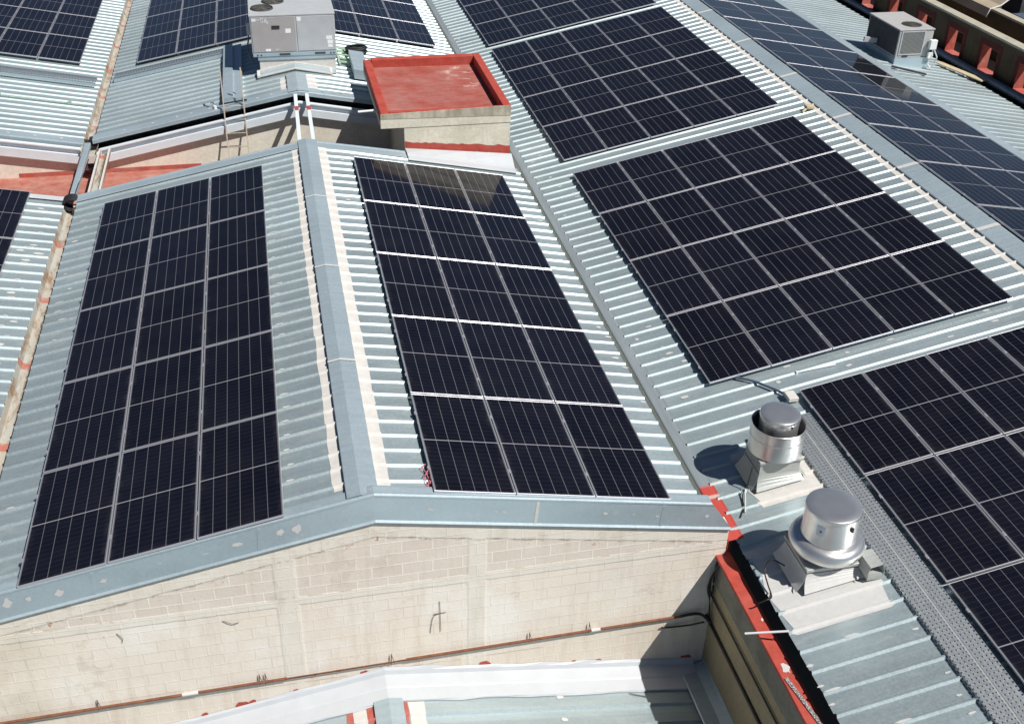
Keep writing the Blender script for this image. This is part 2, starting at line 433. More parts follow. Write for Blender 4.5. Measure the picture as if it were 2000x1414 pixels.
def ribbed(xa, xb, zf, y0, y1, phase, off=0.0, n=6, wob=None, h=RIBH):
    """corrugated sheet whose ribs run along x"""
    mb = MB(); prof = rib_profile(y0, y1, phase, h=h); rows = []
    for i in range(n+1):
        row = []
        for j, (y, dz) in enumerate(prof):
            t = i/n; x = xa + (xb-xa)*t
            if wob and i in (0, n): x += wob*random.uniform(-1, 1)
            row.append(mb.bm.verts.new((x, y, zf(x) + dz + off)))
        rows.append(row)
    for A, B in zip(rows, rows[1:]):
        for j in range(len(A)-1): mb.bm.faces.new([A[j], A[j+1], B[j+1], B[j]])
    return mb
class Patches:
    def __init__(s): s.l = []
    def blob(s, *a, **k):
        m_ = MB(); m_.blob(*a, **k); s.l.append(m_)
    def put(s, thing, mat, name='sealant_patch'):
        for m_ in s.l[:98]: thing.part(name, m_, mat)
def dabs(xs, zf, y0, y1, phase, prob=.8, size=.05, dx=.06, mb=None, where='rib'):
    mb = mb or Patches(); k0 = math.ceil((y0-phase)/PITCH); k1 = math.floor((y1-phase)/PITCH)
    for x in xs:
        for k in range(k0, k1+1):
            if random.random() > prob: continue
            y = phase + k*PITCH; X = x + random.uniform(-dx, dx)
            z0 = RIBH + .003
            if where == 'pan': y += random.uniform(.1, .24); z0 = .008
            t = (zf(X+.01)-zf(X-.01))/.02
            mb.blob((X, y, zf(X)+z0), (1, 0, t), (0, 1, 0), size*random.uniform(.7, 1.6), .019 if where == 'rib' else size*random.uniform(.4, .8), jit=.25)
    return mb
PH = 1.10        # rib phase of the near gable
PQ = 2.01        # rib phase of the right-hand roof

# ------------------------------------------------------------------ near gable building
Y0, Y1 = .04, 12.62
g = Thing('gable_warehouse', 'near gable building with ribbed metal roof and cream block end wall facing the camera', 'warehouse', (0, 6, -5))
g.part('roof_sheet', ribbed(RX, -5.13, zG, Y0, Y1, PH), 'roof_metal')
g.part('roof_sheet', ribbed(RX, 4.80, zG, Y0, Y1, PH), 'roof_metal')
# ridge cap in three lengths with a lap at each joint
cap = MB()
for a, b, dz in ((Y0-.02, 3.37, 0), (3.31, 6.55, .004), (6.49, 9.61, .008), (9.55, Y1+.1, .012)):
    def cz(x): return zG(x-RX) + zG(RX)*0 + .052 + dz
    cap.ribbon([(-.265, cz(-.265)-.022), (-.26, cz(-.26)), (RX, cz(RX)), (.155, cz(.155)), (.16, cz(.16)-.022)], a, b)
g.part('ridge_cap', cap, 'trim_metal', solid=.002)
for y in (3.34, 6.52, 9.58):
    lap = MB(); lap.ribbon([(x, zG(x-RX)+.068) for x in (-.27, RX, .165)], y-.025, y+.025)
    g.part('lap_sealant', lap, 'sealant_white')
sl = ribbed(-.245, -.42, zG, Y0+.25, Y1-.02, PH, .004, 1, .012)
g.part('sealant_strip', sl, 'sealant')
sl = ribbed(.14, .34, zG, Y0+.10, Y1-.02, PH, .004, 1, .012)
g.part('sealant_strip', sl, 'sealant')
m = dabs([-.95], zG, .5, 12.2, PH, .62, .05, .05)
dabs([-4.86], zG, .8, 12.2, PH, .30, .05, .10, m); dabs([4.62], zG, .8, 12.2, PH, .2, .05, .12, m)
dabs([-.8, .6, 4.7, -4.9], zG, .6, 12.2, PH, .06, .045, .1, m, 'pan')
m.put(g, 'sealant_white')
# front flashing: rolled top edge, tall face, drip edge; the left run and the right run meet under the ridge
AP = .09
def zF(x): return .035 - abs(x-AP)*.186
for xe in (-6.2, 5.24):
    fl = MB()
    x0, x1 = AP, xe
    def strip(prof):
        A = [fl.bm.verts.new((x0, y, zF(x0)+dz)) for y, dz in prof]; X1 = [x1 - (.36*(1 - min(1, max(0, (.03-dz)/.45))) if x1 > 0 else 0) for y, dz in prof]
        B = [fl.bm.verts.new((X, y, zF(X)+dz)) for X, (y, dz) in zip(X1, prof)]
        for i in range(len(prof)-1): fl.bm.faces.new([A[i], A[i+1], B[i+1], B[i]])
    strip([(.20, .010), (.16, .016), (.05, .016), (.035, .030), (.0, .034), (-.028, .022), (-.030, .0), (-.022, -.02), (-.022, -.40), (-.045, -.43), (-.043, -.436), (.0, -.436)])
    g.part('gable_flashing', fl, 'trim_metal', solid=.0015)
for x in (-3.55, -1.42, 2.30, 4.15):
    lap = MB(); z = zF(x); lap.hexa([(x-.045, -.0262, z-.40), (x+.0, -.0262, z-.40), (x+.03, -.0262, z-.03), (x-.015, -.0262, z-.03), (x-.045, -.0222, z-.40), (x+.0, -.0222, z-.40), (x+.03, -.0222, z-.03), (x-.015, -.0222, z-.03)]); g.part('flashing_lap', lap, 'trim_metal' if x != 2.30 else 'sealant')
fm = Patches()
for x, w, h in ((-4.62, .06, .08), (-3.98, .055, .06), (-4.36, .03, .05), (-3.42, .05, .035), (-1.72, .07, .035), (-1.16, .06, .05), (-2.12, .05, .012), (-.93, .055, .07), (.83, .035, .028), (1.72, .03, .022), (1.83, .03, .022), (3.28, .035, .025), (4.06, .02, .02), (4.82, .035, .025), (-2.7, .02, .015), (.3, .02, .015), (3.7, .02, .015)):
    z = zF(x) - random.uniform(.17, .24)
    fm.blob((x, -.0255, z), (1, 0, -.15*(1 if x > 0 else -1)), (0, 0, 1), w, h, 11, .4)
fm.put(g, 'sealant_white')
# back edge trim
bt = MB()
for xe in (-5.17, 2.15):
    A = []; prof = [(Y1-.30, .046), (Y1-.29, .052), (Y1+.02, .052), (Y1+.025, .066), (Y1+.05, .066), (Y1+.052, -.12)]
    for x in (RX, xe): A.append([bt.bm.verts.new((x, y, zG(x)+dz)) for y, dz in prof])
    for i in range(len(prof)-1): bt.bm.faces.new([A[0][i], A[0][i+1], A[1][i+1], A[1][i]])
g.part('eave_trim', bt, 'trim_metal')
# white painted flashing at the foot of the hut
wf = MB()
prof = [(12.20, .040), (12.25, .050), (12.48, .052), (12.51, .066), (12.55, .068), (12.90, .05), (12.938, .03)]
A = [[wf.bm.verts.new((x, y, zG(x)+dz + (.20*(x-2.2)/2.5 if y > 12.8 else 0))) for y, dz in prof] for x in (2.18, 2.8, 3.6, 4.72)]
for P, Q in zip(A, A[1:]):
    for i in range(len(prof)-1): wf.bm.faces.new([P[i], P[i+1], Q[i+1], Q[i]])
g.part('painted_flashing', wf, 'white_paint')
# walls
w = MB(); top = [(-6.2, zF(-6.2)-.41), (AP, zF(AP)-.41), (5.22, zF(5.22)-.41)]
w.prism([(-6.2, -5.0), (5.22, -5.0)] + top[::-1], 'y', .0, .22)
o = w.link('gable_wall', 'block_wall', None, (0, 0, 0)); o.parent = g.o; o.location = (0, -6, 5)
w = MB(); w.prism([(-5.25, -5.0), (4.9, -5.0), (4.9, zG(4.9)-.10), (0, -.10), (-5.25, zG(5.25)-.10)], 'y', 12.3, 12.52)
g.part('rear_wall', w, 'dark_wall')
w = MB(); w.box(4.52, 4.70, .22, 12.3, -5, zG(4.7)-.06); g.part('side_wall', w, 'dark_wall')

# ------------------------------------------------------------------ left neighbour (front)
v = Thing('gable_warehouse', 'leftmost near roof, ribbed metal rising to the left from the stained gutter', 'warehouse', (-9, 6, -5))
v.part('roof_sheet', ribbed(-5.42, -13.5, zV, -3.0, 12.75, PH+.1), 'roof_metal')
m = dabs([-5.75], zV, 1, 12.3, PH+.1, .6, .06, .10); dabs([-5.7, -5.9], zV, 1, 12.3, PH+.1, .25, .07, .12, m, 'pan')
m.put(v, 'sealant_white')
et = MB(); A = []
prof = [(12.62, .046), (12.63, .052), (12.72, .052), (12.80, .060), (12.80, -.12)]
for x in (-5.40, -13.5): A.append([et.bm.verts.new((x, y, zV(x)+dz)) for y, dz in prof])
for i in range(len(prof)-1): et.bm.faces.new([A[0][i], A[0][i+1], A[1][i+1], A[1][i]])
v.part('eave_trim', et, 'white_paint')
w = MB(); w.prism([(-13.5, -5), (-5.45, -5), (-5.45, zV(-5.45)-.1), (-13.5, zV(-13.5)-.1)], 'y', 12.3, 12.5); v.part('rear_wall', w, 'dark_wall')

# ------------------------------------------------------------------ back gable building
B0, B1 = 16.08, 36.0
b = Thing('gable_warehouse', 'rear gable building beyond the open court, ribbed metal roof carrying the large air conditioner', 'warehouse', (0, 26, -5))
PB = 16.45
b.part('roof_sheet', ribbed(RX, -5.13, zG, B0+.02, B1, PB), 'roof_metal')
b.part('roof_sheet', ribbed(RX, 4.80, zG, B0+.02, B1, PB), 'roof_metal')
cap = MB()
cap.ribbon([(-.335, zG(-.255)+.03), (-.33, zG(-.25)+.052), (RX, .052), (.175, zG(.255)+.052), (.18, zG(.26)+.03)], B0-.02, 17.5)
cap.ribbon([(-.335, zG(-.255)+.03), (-.33, zG(-.25)+.052), (RX, .052), (.175, zG(.255)+.052), (.18, zG(.26)+.03)], 20.2, B1)
b.part('ridge_cap', cap, 'trim_metal')
b.part('sealant_strip', ribbed(-.30, -.50, zG, B0+.1, 17.5, PB, .004, 1, .012), 'sealant_white')
b.part('sealant_strip', ribbed(.14, .42, zG, B0+.1, 17.5, PB, .004, 1, .012), 'sealant_white')
et = MB()
for xe in (-5.17, 4.9):
    A = []; prof = [(B0+.33, .044), (B0+.32, .050), (B0-.02, .050), (B0-.03, .03), (B0-.03, -.06)]
    for x in (RX, xe): A.append([et.bm.verts.new((x, y, zG(x)+dz)) for y, dz in prof])
    for i in range(len(prof)-1): et.bm.faces.new([A[0][i], A[0][i+1], A[1][i+1], A[1][i]])
b.part('eave_trim', et, 'trim_metal')
m = Patches()
for x in (-4.4, -3.7, -3.1, -2.75, -2.3, -1.1, -.75, .55, .8, 1.0):
    t = TG if x < 0 else -TG
    m.blob((x, B0+.16+random.uniform(-.05, .05), zG(x)+.054), (1, 0, t), (0, 1, 0), .035, .04)
m.put(b, 'sealant_white')
w = MB(); w.prism([(-5.3, -5), (4.9, -5), (4.9, zG(4.9)-.30), (0, -.30), (-5.3, zG(5.3)-.30)], 'y', 15.96, 16.12); b.part('front_wall', w, 'cream_wall')
w = MB(); w.prism([(-5.3, -2), (4.9, -2), (4.9, zG(4.9)-.03), (0, -.03), (-5.3, zG(5.3)-.03)], 'y', 16.45, 16.55); b.part('dark_backing', w, 'dark_inside')  # added dark sheet standing in for the shade inside the eave gap
for xe in (-5.0, 4.6):                                # steel channel under the eave: thin rail over a deep web
    bmv = MB()
    for z0, z1, ya, yb in ((-.20, -.17, 15.83, 15.95), (-.33, -.20, 15.91, 15.95), (-.52, -.33, 15.83, 15.95)):
        xs = (RX, xe)
        bmv.hexa([(xs[0], ya, zG(xs[0])+z0), (xs[1], ya, zG(xs[1])+z0), (xs[1], yb, zG(xs[1])+z0), (xs[0], yb, zG(xs[0])+z0),
                  (xs[0], ya, zG(xs[0])+z1), (xs[1], ya, zG(xs[1])+z1), (xs[1], yb, zG(xs[1])+z1), (xs[0], yb, zG(xs[0])+z1)])
    b.part('eave_channel', bmv, 'pale_steel')
skr = MB(); skr.box(-5.3, -2.65, 15.945, 15.96, -1.80, -1.69); b.part('painted_skirting', skr, 'red_paint_worn')

vb = Thing('gable_warehouse', 'rear left building across the court, ribbed roof rising to the left of the gutter', 'warehouse', (-9, 26, -5))
vb.part('roof_sheet', ribbed(-5.42, -13.5, zV, B0+.02, B1, PB+.1), 'roof_metal')
et = MB(); A = []; prof = [(B0+.33, .044), (B0+.32, .050), (B0-.02, .050), (B0-.03, .03), (B0-.03, -.06)]
for x in (-5.40, -13.5): A.append([et.bm.verts.new((x, y, zV(x)+dz)) for y, dz in prof])
for i in range(len(prof)-1): et.bm.faces.new([A[0][i], A[0][i+1], A[1][i+1], A[1][i]])
vb.part('eave_trim', et, 'trim_metal')
m = Patches()
for x in (-5.9, -6.5, -7.1, -7.6): m.blob((x, B0+.16, zV(x)+.054), (1, 0, -TV), (0, 1, 0), .035, .04)
m.put(vb, 'sealant_white')
w = MB(); w.prism([(-13.5, -5), (-5.3, -5), (-5.3, zV(-5.3)-.22), (-13.5, zV(-13.5)-.22)], 'y', 15.96, 16.12); vb.part('front_wall', w, 'cream_wall')
w = MB(); w.prism([(-13.5, -2), (-5.3, -2), (-5.3, zV(-5.3)-.03), (-13.5, zV(-13.5)-.03)], 'y', 16.45, 16.55); vb.part('dark_backing', w, 'dark_inside')  # same added dark backing behind the left eave gap
bmv = MB()
for z0, z1, ya, yb in ((-.05, -.02, 15.83, 15.95), (-.18, -.05, 15.91, 15.95), (-.41, -.18, 15.83, 15.95)):
    xs = (-5.45, -13.5)
    bmv.hexa([(xs[0], ya, zV(xs[0])+z0), (xs[1], ya, zV(xs[1])+z0), (xs[1], yb, zV(xs[1])+z0), (xs[0], yb, zV(xs[0])+z0),
              (xs[0], ya, zV(xs[0])+z1), (xs[1], ya, zV(xs[1])+z1), (xs[1], yb, zV(xs[1])+z1), (xs[0], yb, zV(xs[0])+z1)])
vb.part('eave_channel', bmv, 'pale_steel')
skr = MB(); skr.box(-7.0, -5.3, 15.945, 15.96, -1.80, -1.69); vb.part('painted_skirting', skr, 'red_paint_worn')

f = MB(); f.box(-13.5, -2.75, 12.52, 15.96, -2.0, -1.80); structure('court_floor', f, 'red_paint_floor')
f = MB(); f.box(-2.75, 4.6, 12.52, 15.96, -2.0, -1.805); structure('court_floor', f, 'ground_concrete')

# ------------------------------------------------------------------ right-hand building
q = Thing('gable_warehouse', 'long right-hand building, ribbed metal roof with its ridge running away to the upper right', 'warehouse', (13, 12, -5))
q.part('roof_sheet', ribbed(5.37, QX, zQ, -7, .42, PQ, n=8, wob=.008), 'roof_metal')
q.part('roof_sheet', ribbed(5.44, QX, zQ, .42, 36, PQ, n=8, wob=.008), 'roof_metal')
q.part('roof_sheet', ribbed(QX, 20.22, zD, -7, 36, PQ+.1, n=8, wob=.008, h=.016), 'roof_metal')
cap = MB(); yj = 6.08-3.17*5
k = 0
while yj < 36:
    d = .004*(k % 2)
    cap.ribbon([(12.72, zQ(12.72)+.022), (12.725, zQ(12.72)+.046+d), (QX, .030+d), (13.50, zD(13.50)+.046+d), (13.505, zD(13.5)+.022)], yj, yj+3.23); yj += 3.17; k += 1
q.part('ridge_cap', cap, 'trim_metal', solid=.002)
yj = 6.12-3.17*4
while yj < 36:
    lap = MB(); lap.ribbon([(12.71, zQ(12.72)+.054), (QX, .038), (13.51, zD(13.5)+.054)], yj-.06, yj+.06); yj += 3.17
    q.part('lap_sealant', lap, 'sealant_white')
q.part('sealant_strip', ribbed(12.58, 12.76, zQ, -6, 35, PQ, .004, 1, .012), 'sealant')
q.part('sealant_strip', ribbed(13.46, 13.62, zD, -6, 35, PQ+.1, .004, 1, .012), 'sealant_white')
fs = MB(); fs.ribbon([(16.78, zD(16.78)+.012), (16.79, zD(16.79)+.05), (17.17, zD(17.17)+.045), (17.18, zD(17.18)+.012)], -7, 36); q.part('slope_flashing', fs, 'trim_metal')
m = dabs([5.85, 6.1], zQ, 3.6, 26, PQ, .16, .05, .18); dabs([5.8, 6.0], zQ, 3, 26, PQ, .16, .05, .2, m, 'pan')
dabs([5.42, 6.86], zQ, -4.5, -2.2, PQ, .8, .035, .03, m, 'pan'); dabs([5.4, 6.1], zQ, -4.5, -2.0, PQ, .45, .09, .1, m)
dabs([7.6, 8.6, 9.6, 10.4, 11.4], zQ, 2.9, 3.5, PQ, .8, .05, .2, m, 'pan'); dabs([12.2], zQ, -2, 26, PQ, .25, .05, .12, m)
m.put(q, 'sealant_white')
st = MB(); st.ribbon([(5.265, -2.0), (5.265, -1.652), (5.28, -1.640), (5.42, -1.622), (5.455, zQ(5.455)+.003), (5.50, zQ(5.5)+.004)], .03, 36)
q.part('valley_flashing', st, 'valley_strip')
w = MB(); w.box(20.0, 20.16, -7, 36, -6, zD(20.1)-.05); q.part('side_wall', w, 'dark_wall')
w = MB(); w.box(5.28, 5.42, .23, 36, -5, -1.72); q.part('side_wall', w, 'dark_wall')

# gutters between the roofs
gt = MB(); gt.ribbon([(4.80, -1.25), (4.80, -1.95), (5.255, -1.95), (5.255, -1.66)], .24, 36)
single('roof_gutter', 'dark box gutter in the valley between the near gable and the right-hand roof', 'gutter', gt, 'old_metal', (4.9, 18, -1.95))
gt = MB(); gt.ribbon([(-5.47, -1.13), (-5.455, -1.11), (-5.43, -1.12), (-5.40, -1.24), (-5.35, -1.27), (-5.15, -1.27), (-5.10, -1.24), (-5.07, -1.12), (-5.05, -1.10)], -3, 12.7)
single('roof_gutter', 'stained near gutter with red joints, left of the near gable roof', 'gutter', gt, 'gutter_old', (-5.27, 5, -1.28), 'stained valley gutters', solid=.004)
gt = MB(); gt.ribbon([(-5.47, -1.13), (-5.455, -1.11), (-5.43, -1.12), (-5.40, -1.24), (-5.35, -1.27), (-5.15, -1.27), (-5.10, -1.24), (-5.07, -1.12), (-5.05, -1.10)], 15.75, 36)
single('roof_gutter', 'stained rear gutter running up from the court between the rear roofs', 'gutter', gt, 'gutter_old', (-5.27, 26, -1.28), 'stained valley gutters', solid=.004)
oh = Thing('gutter_outlet', 'pale outlet box hanging at the court end of the rear stained gutter', 'gutter outlet', (-5.1, 15.6, -1.35))
mb = MB(); mb.ribbon([(-5.42, -1.13), (-5.42, -1.32), (-4.95, -1.32), (-4.95, -1.13)], 15.5, 15.76); mb.box(-5.42, -4.95, 15.48, 15.50, -1.34, -1.14)
oh.part('outlet_box', mb, 'sealant', solid=.004)
mb = MB(); mb.box(-5.30, -5.05, 15.55, 15.72, -1.60, -1.325); oh.part('outlet_neck', mb, 'black_plastic')

# ------------------------------------------------------------------ solar panels
CAM = Vector((-.70276, -11.18576, 9.25655)); EUL = Euler((1.00071474, -.02383574, -.21231669), 'XYZ')
RI = EUL.to_matrix().transposed()
def seen(p, mar=260):
    q_ = RI @ (Vector(p)-CAM)
    if q_.z > -.1: return False
    x, y = 1000 + 2140.297*q_.x/-q_.z, 707 - 2140.297*q_.y/-q_.z
    return -mar < x < 2000+mar and -mar < y < 1414+mar
def panel_meshes():
    fr = MB(); t, H = .0145, .035
    def bb(x0, x1, y0, y1): fr.box(x0, x1, y0, y1, -H, 0, .002, 1)
    bb(0, PWID, 0, t); bb(0, PWID, PLEN-t, PLEN); bb(0, t, t, PLEN-t); bb(PWID-t, PWID, t, PLEN-t)
    for x in (.24, PWID-.24):
        for y in (.45, PLEN-.45): fr.box(x-.02, x+.02, y-.03, y+.03, -.084, -H-.001)     # feet to the ribs
    for x in (.0, PWID):                                                                     # clamps in the gaps
        for y in (.50, PLEN-.50):
            if x == 0: fr.box(-.019, .012, y-.03, y+.03, -.02, .006)
    la = MB(); la.box(t-.001, PWID-t+.001, t-.001, PLEN-t+.001, -.010, -.0035)
    a = fr.link('frame', 'frame_alu'); c = la.link('glass_laminate', 'solar_cells')
    return a, c
proto = None
ORD = ['first', 'second', 'third', 'fourth', 'fifth', 'sixth', 'seventh', 'eighth', 'ninth', 'tenth', 'eleventh', 'twelfth']
def panel(origin, mat3, label, group):
    global proto
    R = mat3.to_4x4()
    if proto is None:
        fr, la = panel_meshes()
        root = bpy.data.objects.new('solar_panel', None); COL.objects.link(root); root.empty_display_size = .3
        fr.parent = root; la.parent = root
        proto = root
    else:
        root = proto.copy(); COL.objects.link(root)
        for ch in proto.children:
            k_ = ch.copy(); COL.objects.link(k_); k_.parent = root
    j = Euler((rad(random.uniform(-.12, .12)), rad(random.uniform(-.12, .12)), 0)).to_matrix().to_4x4()
    root.matrix_world = Matrix.Translation(origin) @ R @ j
    root['label'] = label; root['category'] = 'solar panel'; root['group'] = group
def array(x_start, sgn, tan, zf, y_start, cols, rows, where, colword, rowword, group, lift=.119, ydir=1, start=0):
    """columns step away from x_start in direction sgn, rows step along y"""
    ang = math.atan(tan)
    for j in range(start, start+rows):
        for i in range(cols):
            u = i*1.154 + .010
            y = (y_start + j*2.352 + .017) if ydir > 0 else (y_start - (j+1)*2.352 + .017)
            xs = x_start + sgn*u*math.cos(ang); xe = x_start + sgn*(u+PWID)*math.cos(ang)
            xl, xr = min(xs, xe), max(xs, xe)
            zl, zr = zf(xl)+lift, zf(xr)+lift
            if not any(seen((X, Y_, zl)) for X in (xl, xr) for Y_ in (y, y+PLEN)): continue
            ex = Vector((xr-xl, 0, zr-zl)).normalized(); ey = Vector((0, 1, 0)); ez = ex.cross(ey)
            m3 = Matrix((ex, ey, ez)).transposed()
            panel(Vector((xl, y, zl)), m3, f'black solar panel, {where}, {ORD[j]} row {rowword}, {ORD[i]} column {colword}', group)
array(-1.0902*math.cos(rad(11.04)), -1, TG, zG, -.0407, 3, 5, 'near gable left slope', 'from ridge', 'from front', 'solar panels on the near gable left slope')
array(.9040*math.cos(rad(11.04)), 1, TG, zG, .0467, 3, 5, 'near gable right slope', 'from ridge', 'from front', 'solar panels on the near gable right slope')
array(6.2871, 1, TQ, zQ, 3.6327, 5, 4, 'middle right-roof field', 'from valley', 'from front', 'solar panels in the middle field of the right roof')
array(6.2871, 1, TQ, zQ, 13.8767, 5, 4, 'right-roof field behind hut', 'from valley', 'from front', 'solar panels in the right roof field behind the hut')
array(6.2871, 1, TQ, zQ, 23.70, 5, 3, 'farthest right-roof field', 'from valley', 'from front', 'solar panels in the farthest field of the right roof')
array(6.2871+1.2824*math.cos(rad(11.75)), 1, TQ, zQ, 2.8184, 4, 4, 'field beside perforated tray', 'from tray', 'from back', 'solar panels beside the perforated tray', ydir=-1)
array(13.1953, 1, TD, zD, 21.0557+2*2.352, 3, 11, 'slope beyond right ridge', 'from ridge', 'from back', 'solar panels beyond the right ridge', ydir=-1)
array(-1.09*math.cos(rad(11.04)), -1, TG, zG, 21.50, 3, 4, 'rear gable left slope', 'from ridge', 'from front', 'solar panels on the rear gable left slope')
array(.90, 1, TG, zG, 21.80, 3, 4, 'rear gable right slope', 'from ridge', 'from front', 'solar panels on the rear gable right slope')
array(-6.06, -1, TV, zV, 22.0, 3, 4, 'rear far-left roof', 'from gutter', 'from front', 'solar panels on the rear far left roof')
array(-6.10, -1, TV, zV, 12.80, 3, 3, 'near far-left roof', 'from gutter', 'from back', 'solar panels on the near far left roof', ydir=-1)

# ------------------------------------------------------------------ red-topped hut
h = Thing('roof_hut', 'small cream masonry hut with red painted tray roof between the two gables', 'hut', (3.2, 14.9, -2))
HX0, HX1, HY0, HY1 = 1.64, 4.69, 12.95, 16.95
mb = MB(); mb.box(2.18, HX1-.01, HY0+.01, 16.3, -2.0, .10); h.part('wall', mb, 'hut_wall')
mb = MB(); mb.box(HX0, HX1, HY0, HY1, .10, .24); mb.box(HX0, HX1, HY0-.004, HY0-.0001, .10, .33); 
h.part('slab', mb, 'hut_wall')
mb = MB()
ZT = .52
mb.box(HX0+.002, HX0+.20, HY0+.002, HY1-.002, .241, ZT-.05, .02); mb.box(HX1-.19, HX1-.002, HY0+.002, HY1-.002, .241, ZT, .01)
mb.box(HX0+.20, HX1-.19, HY1-.20, HY1-.003, .241, ZT, .015); mb.box(HX0+.20, HX1-.19, HY0+.003, HY0+.10, .241, ZT-.03, .02)
h.part('parapet', mb, 'red_paint')
mb = MB()
# masonry face under the red capping on the front
mb.hexa([(HX0, HY0-.012, .33), (HX1, HY0-.012, .27), (HX1, HY0+.001, .27), (HX0, HY0+.001, .33), (HX0, HY0-.012, ZT-.075), (HX1, HY0-.012, ZT-.01), (HX1, HY0+.001, ZT-.01), (HX0, HY0+.001, ZT-.075)])
h.part('parapet_face', mb, 'hut_slab')
mb = MB(); mb.hexa([(HX0+.19, HY0+.09, .235), (HX1-.18, HY0+.09, .235), (HX1-.18, HY1-.19, .235), (HX0+.19, HY1-.19, .235), (HX0+.19, HY0+.09, .31), (HX1-.18, HY0+.09, .285), (HX1-.18, HY1-.19, .285), (HX0+.19, HY1-.19, .31)])
fo = h.part('roof_floor', mb, 'hut_roof_floor')
rb = MB(); pts = []
N = 26
for i in range(N+1):
    x = 2.19 + (HX1-2.19)*i/N
    pts.append((x, zG(x)+.175+.26*i/N + random.uniform(-.02, .02), zG(x)+.03 + .20*i/N + random.uniform(-.025, .025)))
va = [rb.bm.verts.new((x, HY0+.004, a)) for x, a, c_ in pts]; vc = [rb.bm.verts.new((x, HY0+.002, c_)) for x, a, c_ in pts]
for i in range(N): rb.bm.faces.new([va[i], va[i+1], vc[i+1], vc[i]])
h.part('waterproof_band', rb, 'red_paint')
mb = MB(); mb.tube([(1.20, 13.75, .24), (1.66, 13.72, .27)], .030, 12)
single('drain_pipe', 'short white plastic pipe sticking out of the hut roof toward the court', 'pipe', mb, 'white_plastic', (1.4, 13.7, .25))

# ------------------------------------------------------------------ rails, gutter links and coil over the court
for i, (xa, xb, lab) in enumerate(((-.16, -.22, 'left white steel rail with red band bridging the court at the ridge'), (.12, .09, 'right white steel rail with red band bridging the court at the ridge'))):
    t = Thing('steel_rail', lab, 'rail', (xa, 14.4, -.15), 'steel rails bridging the court')
    mb = MB(); mb.bar((xa, 16.25, -.10), (xb, 12.62, -.09), .085, .10); t.part('beam', mb, 'pale_steel')
    mb = MB()
    f0, f1 = .30, .38
    P = lambda f_: Vector((xa, 16.25, -.10)).lerp(Vector((xb, 12.62, -.09)), f_)
    mb.bar(P(f0), P(f1), .091, .106); t.part('painted_band', mb, 'red_paint')
t = Thing('link_channel', 'smooth grey capped duct bridging the court at the stained gutter', 'channel', (-5.3, 14.4, -1.05))
mb = MB(); mb.box(-5.34, -5.20, 12.9, 15.95, -1.10, -.98, .02); t.part('duct', mb, 'trim_metal')
t = Thing('link_channel', 'weathered pale open channel bridging the court right of the grey duct', 'channel', (-4.85, 14.2, -1.1))
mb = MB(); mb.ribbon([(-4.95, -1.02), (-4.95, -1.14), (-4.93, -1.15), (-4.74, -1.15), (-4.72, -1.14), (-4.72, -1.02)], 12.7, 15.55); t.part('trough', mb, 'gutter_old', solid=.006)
mb = MB(); mb.box(-4.97, -4.925, 12.7, 15.55, -1.02, -1.0); mb.box(-4.745, -4.70, 12.7, 15.55, -1.02, -1.0); t.part('rim', mb, 'sealant')
t = Thing('cable_coil', 'black rubber band coil wrapped round the gutter end beside the grey duct', 'coil', (-5.25, 12.6, -1.05))
mb = MB()
for k_ in range(6):
    y = 12.42 + k_*.05
    mb.tube([(-5.26 + .17*math.cos(a), y, -1.06 + .13*math.sin(a)) for a in [math.pi*2*i/20 for i in range(21)]], .03, 8)
t.part('rubber_loops', mb, 'black_plastic')
mb = MB(); mb.box(-5.22, -5.15, 12.37, 12.385, -1.10, -1.06); t.part('tag', mb, 'label_white')
mb = MB(); mb.cable([(-5.22, 12.75, -.98), (-5.21, 13.6, -1.0), (-5.20, 14.4, -1.1), (-5.23, 15.4, -1.2)], .012, 6)
single('loose_cable', 'thin black cable along the grey duct over the court', 'cable', mb, 'black_plastic', (-5.2, 14, -1.0))
mb = MB(); mb.cable([(-5.28, 17.6, -1.26), (-5.20, 17.3, -1.255), (-5.22, 16.9, -1.25), (-5.14, 16.7, -1.16), (-5.17, 16.6, -1.2)], .008, 6)
single('loose_cable', 'thin black wire curling out of the rear stained gutter', 'cable', mb, 'black_plastic', (-5.2, 17, -1.2))

# ladder leaning on the rear eave
t = Thing('ladder', 'cream painted metal ladder leaning on the rear eave over the court', 'ladder', (-1.7, 15.6, -2))
LB, LT = 15.35, 16.02
def ly(z): return LB + (z+2.0)*(LT-LB)/1.9
for x in (-1.93, -1.44):
    mb = MB(); mb.bar((x, ly(-2.0), -2.0), (x-.0, ly(.62), .62), .026, .04); t.part('stile', mb, 'ladder_paint')
for k_ in range(6):
    z = -1.80 + k_*.31; mb = MB(); mb.tube([(-1.92, ly(z), z), (-1.45, ly(z), z)], .011, 8); t.part('rung', mb, 'ladder_paint')
mb = MB(); mb.bar((-2.05, 16.16, -.26), (-1.36, 16.2, -.18), .03, .03); mb.bar((-1.40, 16.2, -.19), (-1.72, 16.9, -.2), .02, .02)
single('tie_bar', 'thin dark bar tying the ladder head to the rear roof', 'bar', mb, 'black_plastic', (-1.7, 16.2, -.2))
mb = MB(); mb.tube([(-2.16, 16.2, -.36), (-2.2, 16.45, -.30), (-2.28, 16.5, -.33)], .016, 6); mb.lathe((-2.15, 16.18), [(0, -.30), (.04, -.30), (.04, -.38), (0, -.38)], 10)
single('conduit_fitting', 'small white conduit end with dark wire on the rear eave left of the ladder', 'fitting', mb, 'white_plastic', (-2.15, 16.2, -.36))
mb = MB(); mb.lathe((-2.15, 15.9), [(0, -1.62), (.07, -1.64), (.11, -1.70), (.12, -1.9), (.1, -2.0)], 16); 
